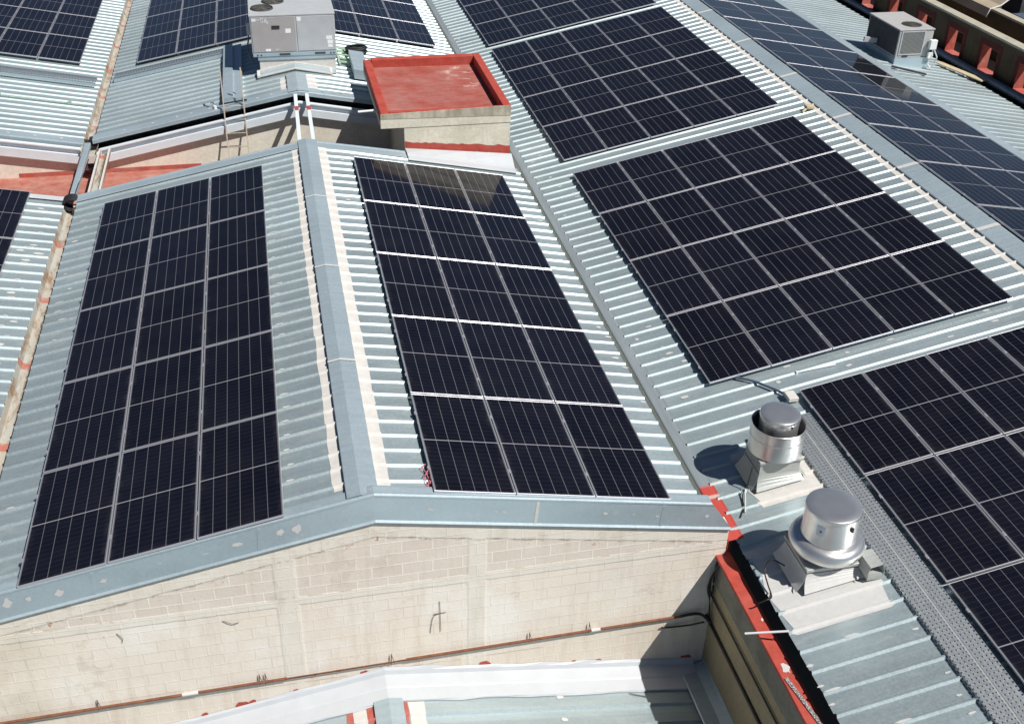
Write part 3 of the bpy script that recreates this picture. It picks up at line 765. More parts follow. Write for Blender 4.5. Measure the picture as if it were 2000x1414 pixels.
mb = MB(); mb.lathe((-1.78, 13.25), [(0, -.55), (.10, -.58), (.16, -.66), (.17, -.74)], 20); mb.tube([(-1.78, 13.25, -2.0), (-1.78, 13.25, -.72)], .04, 8)
single('vent_cowl', 'small white domed vent just behind the near gable roof edge', 'vent', mb, 'white_plastic', (-1.78, 13.25, -2))

# ------------------------------------------------------------------ cable trays on the rear roofs
def tray_slope(label, xa, xb, zf, yc, w, tilt_name):
    t = Thing('cable_tray', label, 'cable tray', ((xa+xb)/2, yc, zf((xa+xb)/2)))
    mb = MB(); y0, y1 = yc-w/2, yc+w/2; z = .14
    A = [[mb.bm.verts.new((x, y, zf(x)+dz)) for y, dz in ((y0, z), (y1, z))] for x in (xa, xb)]
    mb.bm.faces.new([A[0][0], A[0][1], A[1][1], A[1][0]])
    t.part('perforated_cover', mb, 'perforated_cross')
    mb = MB()
    for yy in (y0, y1):
        A = [[mb.bm.verts.new((x, yy, zf(x)+dz)) for dz in (.05, z)] for x in (xa, xb)]
        mb.bm.faces.new([A[0][0], A[0][1], A[1][1], A[1][0]])
    t.part('side_flange', mb, 'trim_metal')
tray_slope('perforated metal tray running up the rear gable left slope below its panels', -5.0, -1.95, zG, 20.55, .52, '')
tray_slope('perforated metal tray crossing the rear far-left roof below its panels', -5.5, -13, zV, 20.55, .52, '')
t = Thing('cable_duct', 'wide smooth metal duct along the rear roof left of the big air conditioner', 'duct', (-1.7, 18.6, zG(1.7)))
mb = MB(); mb.prism([(-1.96, zG(1.96)+.04), (-1.46, zG(1.46)+.04), (-1.46, zG(1.46)+.13), (-1.70, zG(1.70)+.13), (-1.70, zG(1.70)+.19), (-1.96, zG(1.96)+.19)], 'y', 16.35, 20.9)
t.part('cover', mb, 'trim_metal')
mb = MB(); mb.prism([(1.45, zG(1.45)+.05), (1.85, zG(1.85)+.05), (1.85, zG(1.85)+.30), (1.45, zG(1.45)+.30)], 'y', 17.6, 19.35)
single('cable_duct', 'short grey metal duct on the rear roof behind the hut left corner', 'duct', mb, 'trim_metal', (1.65, 18.5, zG(1.65)))
mb = MB()
for k_ in range(7):
    r = .22+.02*(k_ % 3)
    mb.tube([(1.70 + r*1.15*math.cos(a), 19.75 + r*.7*math.sin(a), zG(1.7)+.10+.035*k_) for a in [2*math.pi*i/24 for i in range(25)]], .026, 7)
single('cable_coil', 'black coil of cable heaped behind the short grey duct near the hut', 'coil', mb, 'black_plastic', (1.7, 19.75, zG(1.7)))
mb = MB()
for k_ in range(5): mb.bar((1.12+.02*k_, 18.9+.30*k_, zG(1.2)+.09), (1.48, 18.85+.30*k_, zG(1.48)+.09), .10, .03)
for x in (1.16, 1.40): mb.bar((x, 18.7, zG(x)+.06), (x, 20.4, zG(x)+.06), .05, .03)
single('pallet_grid', 'pale green slatted grid lying right of the big air conditioner', 'grid', mb, 'green_mat', (1.3, 19.5, zG(1.3)))

# ------------------------------------------------------------------ big rooftop air conditioner
a = Thing('air_conditioner', 'large grey rooftop air conditioner astride the rear ridge, two round fans on top', 'air conditioner', (0, 19, -.2))
AX0, AX1, AY0, AY1, AZ0, AZ1 = -1.13, 1.05, 18.1, 20.3, .30, 1.37
mb = MB(); mb.box(AX0, AX1, AY0, AY1, AZ0+.09, AZ1, .012); cab = a.part('cabinet', mb, 'cabinet_grey')
mb = MB(); mb.box(AX0-.012, AX1+.012, AY0-.012, AY1+.012, AZ1-.03, AZ1+.012, .008); a.part('top_cover', mb, 'cabinet_grey')
mb = MB(); mb.box(AX0+.03, .02, AY0-.014, AY0+.002, AZ0+.12, AZ1-.05, .004); pl_ = a.part('access_panel', mb, 'cabinet_warm')
mb = MB(); mb.box(.06, AX1-.02, AY0-.014, AY0+.002, AZ0+.12, AZ1-.05, .004); pr_ = a.part('access_panel', mb, 'cabinet_grey')
mb = MB(); mb.box(AX0+.01, AX1-.01, AY0-.02, AY1, AZ0, AZ0+.088, .006); br_ = a.part('base_rail', mb, 'trim_metal')
for x in (-.30, .62):
    mb = MB(); mb.box(x-.14, x+.14, AY0-.024, AY0-.019, AZ0+.02, AZ0+.075); a.part('fork_slot', mb, 'dark_roof', parent=br_)
mb = MB()
for x in (-.98, -.88, .93, 1.0): mb.lathe((x, 0), [(0, 0), (.02, 0)], 10)
mb = MB()
for x in (-1.0, -.91, .90, .98): mb.box(x-.017, x+.017, AY0-.024, AY0-.019, AZ0+.02, AZ0+.06)
a.part('lifting_holes', mb, 'dark_inside')
mb = MB(); mb.box(-.58, -.38, AY0-.03, AY0-.012, 1.02, 1.10); a.part('handle', mb, 'dark_inside')
for x0, x1, z0, z1 in ((-.24, -.10, .90, 1.01), (.07, .18, 1.20, 1.30), (.80, .96, .70, .79), (.83, .97, .58, .68), (.84, .96, .49, .56), (-.78, -.65, .44, .50), (-.52, -.44, .475, .485)):
    mb = MB(); mb.box(x0, x1, AY0-.018, AY0-.0135, z0, z1); a.part('sticker', mb, 'label_white')
# faded brand mark: a grey block followed by a few slanted pale strokes
mb = MB(); mb.box(-1.08, -.97, AY0-.018, AY0-.0135, 1.22, 1.29)
for x, z0, z1, s_ in ((-.94, 1.24, 1.28, .0), (-.905, 1.24, 1.275, .0), (-.86, 1.23, 1.31, .02), (-.83, 1.18, 1.29, .04), (-.80, 1.18, 1.29, -.01), (-.765, 1.19, 1.27, .02), (-.735, 1.17, 1.30, .01), (-.70, 1.16, 1.24, .0), (-.675, 1.14, 1.21, .0)):
    mb.hexa([(x, AY0-.018, z0), (x+.014, AY0-.018, z0), (x+.014, AY0-.0135, z0), (x, AY0-.0135, z0), (x+s_, AY0-.018, z1), (x+s_+.014, AY0-.018, z1), (x+s_+.014, AY0-.0135, z1), (x+s_, AY0-.0135, z1)])
a.part('faded_lettering', mb, 'label_grey')
for cx, cy in ((-.79, 18.70), (-.49, 19.36)):
    mb = MB(); mb.lathe((cx, cy), [(0, AZ1+.0135), (.285, AZ1+.0135)], 32)
    fo = a.part('fan_well', mb, 'dark_inside')
    mb = MB(); mb.lathe((cx, cy), [(.27, AZ1+.014), (.272, AZ1+.05), (.285, AZ1+.055), (.30, AZ1+.0135)], 40); a.part('fan_ring', mb, 'dark_roof', parent=fo)
    mb = MB()
    for k_ in range(5):
        t0 = 2*math.pi*k_/5
        mb.face([(cx+r*math.cos(t0+d_), cy+r*math.sin(t0+d_), AZ1+.035-.018*e_) for r, d_, e_ in ((.05, 0, 0), (.25, -.1, 0), (.25, .55, 1), (.05, .5, 1))])
    a.part('fan_blades', mb, 'coil', parent=fo)
    mb = MB()
    for r in (.06, .11, .16, .21): mb.tube([(cx+r*math.cos(2*math.pi*i/28), cy+r*math.sin(2*math.pi*i/28), AZ1+.054) for i in range(29)], .004, 5)
    for k_ in range(6):
        t0 = math.pi*k_/6; mb.bar((cx-.26*math.cos(t0), cy-.26*math.sin(t0), AZ1+.054), (cx+.26*math.cos(t0), cy+.26*math.sin(t0), AZ1+.054), .006, .006)
    a.part('fan_guard', mb, 'coil', parent=fo)
mb = MB(); mb.box(-.97, 1.02, AY0+.03, AY1-.1, -.45, AZ0-.10); a.part('curb', mb, 'sealant')
mb = MB(); mb.box(-1.0, 1.04, AY0+.0, AY1-.05, AZ0-.10, AZ0-.001); a.part('curb_rim', mb, 'trim_metal')
mb = MB()
for s_ in (-1, 1):
    xs = (RX, RX + s_*.95)
    for y, z0, hh in ((AY0-.32, .06, .05), (AY0+.01, .10, .06)):
        mb.bar((xs[0], y, zG(0)+z0), (xs[1], y, zG(.95)+z0), .04, hh-.015)
    mb.bar((xs[1], AY0-.34, zG(.95)+.06), (xs[1], AY0+.03, zG(.95)+.09), .07, .06)
a.part('curb_sealant', mb, 'sealant')
mb = MB()
A = [[mb.bm.verts.new((x, y, zG(abs(x))+.058+dz)) for y, dz in ((AY0-.30, 0), (AY0+.05, .05))] for x in (-1.0, RX, 1.0)]
for P_, Q_ in zip(A, A[1:]): mb.bm.faces.new([P_[0], P_[1], Q_[1], Q_[0]])
a.part('curb_flashing', mb, 'trim_metal')
mb = MB(); mb.tube([(AX0-.05, 18.5, 1.10), (AX0-.10, 18.45, .9), (AX0-.06, 18.5, .7), (AX0-.13, 18.42, .45), (AX0-.08, 18.4, .2), (AX0+.02, 18.5, .05)], .022, 8); 
a.part('conduit', mb, 'coil')
mb = MB(); mb.box(AX0-.10, AX0-.005, 18.35, 18.55, .80, 1.12, .01); a.part('switch_box', mb, 'cabinet_grey')

mb = MB(); mb.tube([(-5.55, 18.75, zV(-5.55)+.05), (-9.5, 18.72, zV(-9.5)+.05)], .016, 7); mb.box(-6.05, -5.95, 18.68, 18.80, zV(-6)+.035, zV(-6)+.10); mb.box(-7.75, -7.65, 18.68, 18.80, zV(-7.7)+.035, zV(-7.7)+.11)
single('roof_conduit', 'thin green conduit with two clips crossing the rear far-left roof', 'conduit', mb, 'green_mat', (-7.5, 18.7, zV(-7.5)))
# small air conditioner on the far slope
a = Thing('air_conditioner', 'boxy light grey air conditioner with coil grille on the far right slope, beside the parapet', 'air conditioner', (18.3, 19.4, -.8))
CX0, CX1, CY0, CY1, CZ0, CZ1 = 17.76, 18.88, 18.42, 20.30, -.62, .23
mb = MB(); mb.box(CX0, CX1, CY0, CY1, CZ0, CZ1-.03, .01); a.part('cabinet', mb, 'cabinet_tan')
mb = MB(); mb.box(CX0-.02, CX1+.02, CY0-.02, CY1+.02, CZ1-.03, CZ1, .008); a.part('top_cover', mb, 'cabinet_tan')
mb = MB(); mb.box(CX0+.10, CX0+.82, CY0-.012, CY0-.001, CZ0+.12, CZ1-.08); gr = a.part('coil_grille', mb, 'coil')
mb = MB()
for k_ in range(19): mb.box(CX0+.105+k_*.0395, CX0+.112+k_*.0395, CY0-.020, CY0-.0125, CZ0+.12, CZ1-.08)
a.part('grille_wires', mb, 'cabinet_grey', parent=gr)
mb = MB()
for x0, x1, z0, z1 in ((CX0+.07, CX0+.10, CZ0+.09, CZ1-.05), (CX0+.82, CX0+.85, CZ0+.09, CZ1-.05), (CX0+.10, CX0+.82, CZ1-.08, CZ1-.05), (CX0+.10, CX0+.82, CZ0+.09, CZ0+.12)): mb.box(x0, x1, CY0-.022, CY0-.001, z0, z1)
a.part('grille_frame', mb, 'cabinet_grey', parent=gr)
mb = MB(); mb.box(CX0+.22, CX0+.40, CY0-.02, CY0-.001, CZ0+.03, CZ0+.07); a.part('handle', mb, 'dark_inside')
mb = MB(); mb.box(CX0-.012, CX0-.001, CY0+.06, CY1-.06, CZ0+.06, CZ1-.06); a.part('side_coil', mb, 'dark_roof')
mb = MB(); mb.lathe((18.40, 18.92), [(0, CZ1-.08), (.28, CZ1-.08)], 32); fo = a.part('fan_well', mb, 'dark_inside')
mb = MB(); mb.lathe((18.40, 18.92), [(0, CZ1+.002), (.30, CZ1+.002)], 36); a.part('fan_opening', mb, 'dark_inside', parent=fo)
mb = MB()
for r in (.07, .13, .19, .25, .30): mb.tube([(18.40+r*math.cos(2*math.pi*i/28), 18.92+r*math.sin(2*math.pi*i/28), CZ1+.012) for i in range(29)], .0042, 5)
for k_ in range(6):
    t0 = math.pi*k_/6; mb.bar((18.40-.3*math.cos(t0), 18.92-.3*math.sin(t0), CZ1+.012), (18.40+.3*math.cos(t0), 18.92+.3*math.sin(t0), CZ1+.012), .008, .008)
a.part('fan_guard', mb, 'coil', parent=fo)
mb = MB(); mb.box(CX0-.015, CX1+.005, CY0-.02, CY1+.01, CZ0-.40, CZ0-.002); a.part('stand', mb, 'trim_metal')
mb = MB(); mb.box(CX1-.12, CX1+.10, CY0-.16, CY0-.03, -.36, -.08, .01); mb.box(CX1-.10, CX1+.06, CY0-.12, CY0-.03, -.64, -.46, .01); a.part('switch_box', mb, 'white_plastic')
mb = MB(); mb.tube([(CX1+.02, CY0-.10, -.36), (CX1+.04, CY0-.12, -.55), (CX1-.05, CY0-.1, -.8), (CX1+.1, CY0-.05, -.95)], .025, 8); mb.tube([(CX1+.06, CY0-.10, -.36), (CX1+.20, CY0-.14, -.6), (CX1+.16, CY0-.1, -.9)], .02, 8); a.part('conduit', mb, 'white_plastic')
mb = MB(); mb.bar((17.30, 19.6, -.36), (17.70, 19.55, -.40), .10, .14); a.part('side_bracket', mb, 'cabinet_grey')
mb = MB(); mb.bar((17.35, 17.85, zD(17.35)+.07), (18.30, 17.45, zD(18.3)+.07), .06, .05)
single('loose_bar', 'short dark metal bar lying on the far slope below the small boxy air conditioner', 'bar', mb, 'dark_roof', (17.8, 17.6, -.8))

# ------------------------------------------------------------------ roof exhaust fans
def curb(c, hx, hy, ztop, neck, flare, t, flap='old_metal'):
    """square curb: straight neck under a thin cap, four flaps flaring out to the roof, open at the corners"""
    x, y = c
    mb = MB(); mb.box(x-hx-.03, x+hx+.03, y-hy-.03, y+hy+.03, ztop-.05, ztop, .008); t.part('curb_cap', mb, 'old_metal')
    mb = MB(); mb.prism([(x-hx, zQ(x-hx)-.02), (x+hx, zQ(x+hx)-.02), (x+hx, ztop-.051), (x-hx, ztop-.051)], 'y', y-hy, y+hy); t.part('curb', mb, 'old_metal')
    for sx, sy in ((1, 0), (-1, 0), (0, 1), (0, -1)):
        mb = MB(); N = 5; rows = []
        for k_ in range(N+1):
            f = k_/N
            out = .006 + flare*f*f
            e = .05*f
            if sx: P_ = [(x+sx*(hx+out), y-hy-e), (x+sx*(hx+out), y+hy+e)]
            else: P_ = [(x-hx-e, y+sy*(hy+out)), (x+hx+e, y+sy*(hy+out))]
            zb = [zQ(q_[0])+.045 for q_ in P_]; z0 = ztop - neck
            rows.append([mb.bm.verts.new((*q_, z0 + (b_-z0)*f)) for q_, b_ in zip(P_, zb)])
        for A_, B_ in zip(rows, rows[1:]): mb.bm.faces.new([A_[0], A_[1], B_[1], B_[0]])
        t.part('skirt_flap', mb, flap, solid=.004)
# far one: open wind band round a domed motor cover
F1 = (6.38, 1.20)
t = Thing('exhaust_fan', 'upright metal exhaust fan with open wind band round its motor cover, the farther of two', 'exhaust fan', (*F1, zQ(F1[0])), 'roof exhaust fans')
mb = MB(); mb.lathe(F1, [(.415, -.93), (.415, -.46), (.422, -.455), (.422, -.475), (.405, -.46), (.403, -.50)])
mb.lathe(F1, [(.416, -.66), (.419, -.655), (.419, -.645), (.416, -.64)]); t.part('wind_band', mb, 'alu_metal')
mb = MB(); mb.lathe(F1, [(.404, -.475), (.402, -.90), (.30, -.90)]); t.part('band_inner_shade', mb, 'dark_roof')  # added dark sleeve: shade inside the band put into its colour
mb = MB(); mb.lathe(F1, [(.415, -.85), (.40, -.90), (.30, -.96), (.0, -.96)]); t.part('band_base', mb, 'alu_metal')
mb = MB(); mb.lathe(F1, [(.0, -.262), (.20, -.264), (.285, -.272), (.305, -.285), (.312, -.305), (.312, -.33), (.30, -.335), (.298, -.90)]); t.part('motor_cover', mb, 'alu_metal')
curb(F1, .33, .28, -.955, .24, .11, t)
mb = ribbed(5.96, 7.0, zQ, .50, 1.85, PQ, .005, 3, .05); t.part('base_sealant', mb, 'sealant')
mb = MB(); mb.box(F1[0]+.06, F1[0]+.075, F1[1]-.31, F1[1]-.296, -.38, -.35); t.part('latch', mb, 'black_plastic')
# near one: mushroom hood
F2 = (6.27, -.86)
t = Thing('exhaust_fan', 'mushroom-shaped metal exhaust fan with rounded hood ring, the nearer of two', 'exhaust fan', (*F2, zQ(F2[0])), 'roof exhaust fans')
mb = MB(); mb.lathe(F2, [(.0, -.350), (.26, -.353), (.355, -.362), (.378, -.375), (.385, -.395), (.385, -.42), (.372, -.428), (.370, -.80), (.385, -.83), (.385, -.85), (.30, -.86)]); t.part('motor_cover', mb, 'alu_metal')
mb = MB(); prof = [(.30, -.865), (.385, -.855)] + [(.395 + .13*math.sin(a), -.985 + .13*math.cos(a)) for a in [math.pi*i/14 for i in range(0, 15)]] + [(.34, -1.125), (.32, -1.16), (0, -1.16)]
mb.lathe(F2, prof); t.part('hood_ring', mb, 'alu_metal')
curb(F2, .41, .35, -1.15, .10, .13, t, 'sealant_white')
mb = ribbed(5.42, 6.82, zQ, -1.92, -.25, PQ, .005, 3, .07); t.part('base_sealant', mb, 'sealant_white')
def on_drum(c, r, a0, a1, z0, z1, mat, name, n_=5):
    mb = MB(); P_ = [[mb.bm.verts.new((c[0]+r*math.cos(a_), c[1]+r*math.sin(a_), z)) for z in (z0, z1)] for a_ in [rad(a0+(a1-a0)*i/n_) for i in range(n_+1)]]
    for A_, B_ in zip(P_, P_[1:]): mb.bm.faces.new([A_[0], A_[1], B_[1], B_[0]])
    return t.part(name, mb, mat)
on_drum(F2, .3745, 212, 230, -.67, -.50, 'label_grey', 'sticker'); on_drum(F2, .3755, 219, 224, -.61, -.575, 'label_blue', 'emblem')
mb = MB(); mb.box(F2[0]+.10, F2[0]+.13, F2[1]-.385, F2[1]-.35, -.56, -.49); t.part('latch', mb, 'black_plastic')
t = Thing('sheet_offcut', 'bent metal offcut box resting on the sealant right of the nearer exhaust fan', 'metal box', (6.85, -1.3, -1.3))
mb = MB(); mb.ribbon([(6.62, -1.22), (6.66, -1.06), (6.84, -1.02), (6.90, -1.20)], -1.45, -1.12); t.part('folded_sheet', mb, 'old_metal', solid=.004)
mb = MB(); mb.box(6.66, 6.88, -1.43, -1.14, zQ(6.77)+.04, -1.19); t.part('block', mb, 'old_metal')
mb = MB(); mb.cable([(5.72, -.85, -1.40), (5.55, -.75, -1.35), (5.45, -.8, -1.48), (5.42, -1.0, -1.55), (5.40, -1.2, -1.60), (5.30, -1.25, -1.60), (5.22, -1.2, -1.70)], .011, 8)
single('loose_cable', 'black cable looping from the nearer exhaust fan to the red-capped wall', 'cable', mb, 'black_plastic', (5.5, -1, -1.55))
mb = MB(); mb.cable([(5.95, .98, -1.1), (5.90, .95, -1.42), (5.80, .85, -1.50), (5.72, .62, -1.55), (5.60, .42, -1.57)], .009, 7)
single('loose_cable', 'black wire dropping from the farther exhaust fan to the roof', 'cable', mb, 'black_plastic', (5.8, .8, -1.5))
mb = MB(); mb.cable([(5.84, .88, -1.42), (5.78, .70, -1.52), (5.70, .50, -1.55)], .010, 7)
single('loose_cable', 'pale wire beside the black wire below the farther exhaust fan', 'cable', mb, 'sealant', (5.8, .7, -1.5))

# long perforated tray beside the near right panels
t = Thing('cable_tray', 'long perforated metal cable tray beside the nearest right-hand panels', 'cable tray', (7.27, -1.2, -1.2))
TX0, TX1, TY0, TY1 = 7.00, 7.50, -6.5, 2.25
def tz(x): return zQ(x) + .056
mb = MB(); mb.face([(TX0, TY0, tz(TX0)), (7.235, TY0, tz(7.235)), (7.235, TY1, tz(7.235)), (TX0, TY1, tz(TX0))]); t.part('perforated_cover', mb, 'perforated_top')
mb = MB(); mb.face([(7.265, TY0, tz(7.265)), (TX1, TY0, tz(TX1)), (TX1, TY1, tz(TX1)), (7.265, TY1, tz(7.265))]); t.part('perforated_cover', mb, 'perforated_top')
mb = MB(); mb.ribbon([(7.235, tz(7.235)), (7.24, tz(7.24)-.006), (7.26, tz(7.26)-.006), (7.265, tz(7.265))], TY0, TY1); t.part('centre_seam', mb, 'old_metal')
mb = MB(); mb.ribbon([(TX0-.012, tz(TX0)-.05), (TX0-.012, tz(TX0)-.012), (TX0, tz(TX0))], TY0, TY1); t.part('side_flange', mb, 'perforated_side')
mb = MB(); mb.ribbon([(TX1, tz(TX1)), (TX1+.01, tz(TX1)-.012), (TX1+.01, tz(TX1)-.05)], TY0, TY1); t.part('side_flange', mb, 'perforated_side')
mb = MB(); mb.face([(TX0, TY0, tz(TX0)-.022), (TX1, TY0, tz(TX1)-.022), (TX1, TY1, tz(TX1)-.022), (TX0, TY1, tz(TX0)-.022)]); t.part('tray_floor', mb, 'old_metal')
mb = MB(); mb.cable([(6.74, 3.72, zQ(6.74)+.05), (7.0, 3.45, zQ(7.0)+.06), (7.25, 3.05, zQ(7.25)+.06), (7.36, 2.82, zQ(7.36)+.06)], .022, 8)
single('flexible_conduit', 'grey flexible conduit linking the middle right field to the tray field', 'conduit', mb, 'dark_pipe', (7, 3.3, -1.3))
mb = MB(); mb.box(7.30, 7.48, 2.62, 2.86, zQ(7.4)+.04, zQ(7.4)+.12, .012)
single('junction_box', 'small pale junction box at the corner of the tray-side panels', 'junction box', mb, 'sealant', (7.4, 2.74, -1.2))
mb = MB(); mb.tube([(7.78, 3.38, zQ(7.78)+.03), (8.45, 3.30, zQ(8.45)+.03)], .014, 8); mb.lathe((7.78, 3.38), [(0, zQ(7.78)+.055), (.02, zQ(7.78)+.05), (.02, zQ(7.78)+.0)], 10)
single('metal_rod', 'thin pale rod lying on the aisle between the right-hand panel fields', 'rod', mb, 'white_plastic', (8.1, 3.3, -1.1))
mb = MB(); mb.box(12.38, 12.60, 13.25, 13.42, zQ(12.5)+.04, zQ(12.5)+.13, .015); mb.tube([(12.25, 13.2, zQ(12.25)+.06), (12.40, 13.3, zQ(12.4)+.08)], .03, 8)
single('junction_box', 'tan junction box below the right ridge between two panel fields', 'junction box', mb, 'plank', (12.5, 13.3, -.1))

# red warning tape at the right array's front corner
mb = MB()
for k_ in range(7):
    y0 = .10 + .07*k_; mb.tube([(.86-.03*(k_ % 2), y0, zG(.86)+.05+.02*(k_ % 3)), (.80+.05*(k_ % 3), y0+.12, zG(.82)+.07), (.88, y0+.2, zG(.88)+.06)], .006, 5)
plain('pink_tape', (.66, .20, .24), .5)
single('torn_tape', 'torn pink plastic tape at the front corner of the right-slope panels', 'tape', mb, 'pink_tape', (.85, .3, -.1))

# ------------------------------------------------------------------ rusty pipe on the block wall
def pz(x): return -3.155 + (x+5.17)*.0159
t = Thing('wall_pipe', 'rusty thin pipe fixed along the cream block wall', 'pipe', (0, -.04, -3.08))
mb = MB(); mb.tube([(-6.2, -.045, pz(-6.2)), (-1.30, -.045, pz(-1.30))], .021, 10); t.part('pipe_length', mb, 'rust_pipe')
mb = MB(); mb.tube([(.42, -.045, pz(.42)), (4.66, -.045, pz(4.66))], .021, 10); t.part('pipe_length', mb, 'rust_pipe')
mb = MB(); mb.tube([(-1.32, -.055, pz(-1.3)+.012), (.44, -.055, pz(.44)+.012)], .009, 8); mb.tube([(-1.32, -.04, pz(-1.3)-.018), (.44, -.04, pz(.44)-.014)], .009, 8); t.part('bare_wire', mb, 'rust_pipe')
mb = MB()
for x in (-.9, -.55, .1): mb.bar((x, -.05, pz(x)-.02), (x+.04, -.05, pz(x)+.015), .012, .012)
t.part('wire_tie', mb, 'rust_pipe')
mb = MB(); mb.tube([(-2.75, -.045, pz(-2.75)), (-2.53, -.045, pz(-2.53))], .026, 10); t.part('pipe_sleeve', mb, 'sealant')
mb = MB(); mb.tube([(3.22, -.045, pz(3.22)), (3.36, -.045, pz(3.36))], .026, 10); t.part('pipe_sleeve', mb, 'sealant')
for x in (-3.86, -1.66, -1.58, .22, 2.28, 3.20):
    mb = MB(); mb.bar((x-.012, -.03, pz(x)+.15), (x-.02, -.045, pz(x)-.045), .010, .010); mb.bar((x-.012, -.03, pz(x)+.13), (x+.025, -.05, pz(x)-.02), .007, .007)
    t.part('bracket', mb, 'brown_marks')
# wire stubs and scratches left on the wall
mb = MB()
mb.cable([(.93, -.012, -2.02), (.94, -.014, -2.62)], .0042, 5); mb.cable([(.95, -.012, -2.25), (.84, -.014, -2.30), (.80, -.012, -2.5), (.79, -.012, -2.62)], .0042, 5); mb.cable([(.84, -.014, -2.26), (1.02, -.012, -2.25)], .0042, 5)
single('wire_stub', 'bent dark wire stub on the block wall between its two concrete columns', 'wire', mb, 'brown_marks', (.9, -.01, -2.3))
mb = MB(); mb.cable([(-3.42, -.012, -1.80), (-3.36, -.02, -1.90), (-3.38, -.012, -1.98)], .0042, 5)
single('wire_stub', 'short dark wire stub low on the left of the block wall', 'wire', mb, 'brown_marks', (-3.4, -.01, -1.9))
mb = MB(); mb.cable([(-2.05, -.012, -1.83), (-1.93, -.02, -1.90), (-1.84, -.012, -1.90)], .0042, 5)
single('wire_stub', 'short curved wire stub left of the left concrete column', 'wire', mb, 'brown_marks', (-1.95, -.01, -1.9))

# ------------------------------------------------------------------ lower roof in front of the wall
lo = Thing('low_annex', 'low front building at the bottom edge, ribbed roof with white painted flashing against the wall', 'annex', (0, -3, -6))
lo.part('roof_sheet', ribbed(.1, 4.95, zA, -7, -.40, -.74, h=.04), 'roof_metal')
lo.part('roof_sheet', ribbed(.1, -6.2, zA, -7, -.40, -.74, h=.04), 'roof_metal')
for xe in (4.98, -6.2):
    mb = MB(); prof = [(-.50, .012), (-.49, .040), (-.27, .052), (-.25, .064), (-.06, .10), (-.035, .16), (-.004, .20)]
    A = []
    N = 14
    for i in range(N+1):
        x = .1 + (xe-.1)*i/N
        A.append([mb.bm.verts.new((x, y + (random.uniform(-.015, .015) if k_ == 0 else 0), zA(x)+dz + (random.uniform(-.025, .025) if k_ == 6 else 0))) for k_, (y, dz) in enumerate(prof)])
    for P_, Q_ in zip(A, A[1:]):
        for i in range(len(prof)-1): mb.bm.faces.new([P_[i], P_[i+1], Q_[i+1], Q_[i]])
    lo.part('painted_flashing', mb, 'white_paint')
mb = MB(); mb.ribbon([(-.12, zA(-.12)+.03), (-.115, zA(-.12)+.055), (.10, zA(.1)+.06), (.30, zA(.3)+.055), (.305, zA(.3)+.03)], -7, -.46); lo.part('ridge_cap', mb, 'trim_metal')
for xa, xb, mt in ((-.52, -.42, 'red_paint_worn'), (-.41, -.23, 'sealant'), (-.225, -.11, 'red_paint_worn'), (.305, .36, 'red_paint_worn'), (.37, .60, 'sealant')):
    mb = ribbed(xa, xb, zA, -6.9, -.50, -.74, .006, 1, .012, h=.04); lo.part('sealant_strip', mb, mt)
mb = Patches()
for x, r in ((1.60, .055), (-.20, .04), (-1.98, .06), (-1.82, .04), (-2.5, .03), (-1.2, .025), (3.4, .03), (4.85, .06), (3.0, .02)):
    mb.blob((x, -.006, zA(x)+.20), (1, 0, -.16 if x > .1 else .16), (0, 0, 1), r*1.6, r, 10, .3)
mb.put(lo, 'red_paint', 'paint_patch')
mb = MB(); mb.ribbon([(4.72, zA(4.72)+.05), (4.74, zA(4.74)+.065), (4.98, zA(4.98)+.075), (5.12, zA(5.1)+.13), (5.126, zA(5.1)+.22)], -7, -.02); lo.part('valley_flashing', mb, 'trim_metal')
w = MB(); w.box(-6.2, 5.1, -7, -.01, -9, -4.62); lo.part('body', w, 'cream_wall')
dm = dabs([2.6], zA, -1.1, -.7, -.74, .9, .05, .1, None, 'pan'); dm.put(lo, 'sealant_white')

# side wall with red coping
s = Thing('side_wall', 'shaded tan side wall with red painted coping at lower right', 'wall', (5.2, -3.5, -6))
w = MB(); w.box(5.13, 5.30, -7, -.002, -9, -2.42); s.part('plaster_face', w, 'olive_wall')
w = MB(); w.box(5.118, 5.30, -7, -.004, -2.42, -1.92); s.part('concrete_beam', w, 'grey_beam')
w = MB(); w.box(5.075, 5.315, -7, .08, -1.92, -1.862, .012); s.part('coping', w, 'red_paint')
mb = MB(); mb.cable([(5.10, -7, -2.66), (5.10, -.12, -2.66), (5.09, -.07, -2.58), (5.08, -.05, -2.1), (5.09, -.06, -1.95)], .016, 8)
single('wall_conduit', 'thin black conduit high on the shaded tan side wall', 'conduit', mb, 'black_plastic', (5.1, -3, -2.66))
mb = MB(); mb.cable([(5.10, -7, -3.17), (5.10, -.35, -3.15), (5.06, -.2, -3.06), (4.95, -.08, -2.98), (4.78, -.05, -2.98), (4.64, -.045, pz(4.64))], .024, 9)
single('wall_conduit', 'thicker black conduit low on the shaded tan side wall, bending to the rusty pipe', 'conduit', mb, 'black_plastic', (5.1, -3, -3.15))
mb = MB()
for k_ in range(3):
    mb.cable([(5.12+.012*k_, -.18, -1.88), (5.06-.015*k_, -.10-.01*k_, -2.02-.03*k_), (5.04-.02*k_, -.06, -2.35-.05*k_), (5.07, -.06, -2.75), (5.09, -.08, -3.05)], .010, 6)
single('cable_bundle', 'bundle of hanging black cables in the corner under the red coping', 'cable', mb, 'black_plastic', (5.05, -.1, -2.2))
mb = MB(); mb.cable([(5.0, -.13, -3.10), (4.8, -.06, -3.20), (4.5, -.03, -3.22), (4.35, -.03, -3.20)], .014, 6)
single('loose_cable', 'black cable sagging from the wall corner below the rusty pipe end', 'cable', mb, 'black_plastic', (4.7, -.05, -3.2))
mb = MB(); mb.tube([(4.86, -1.62, -1.78), (5.36, -1.86, -1.585)], .016, 10)
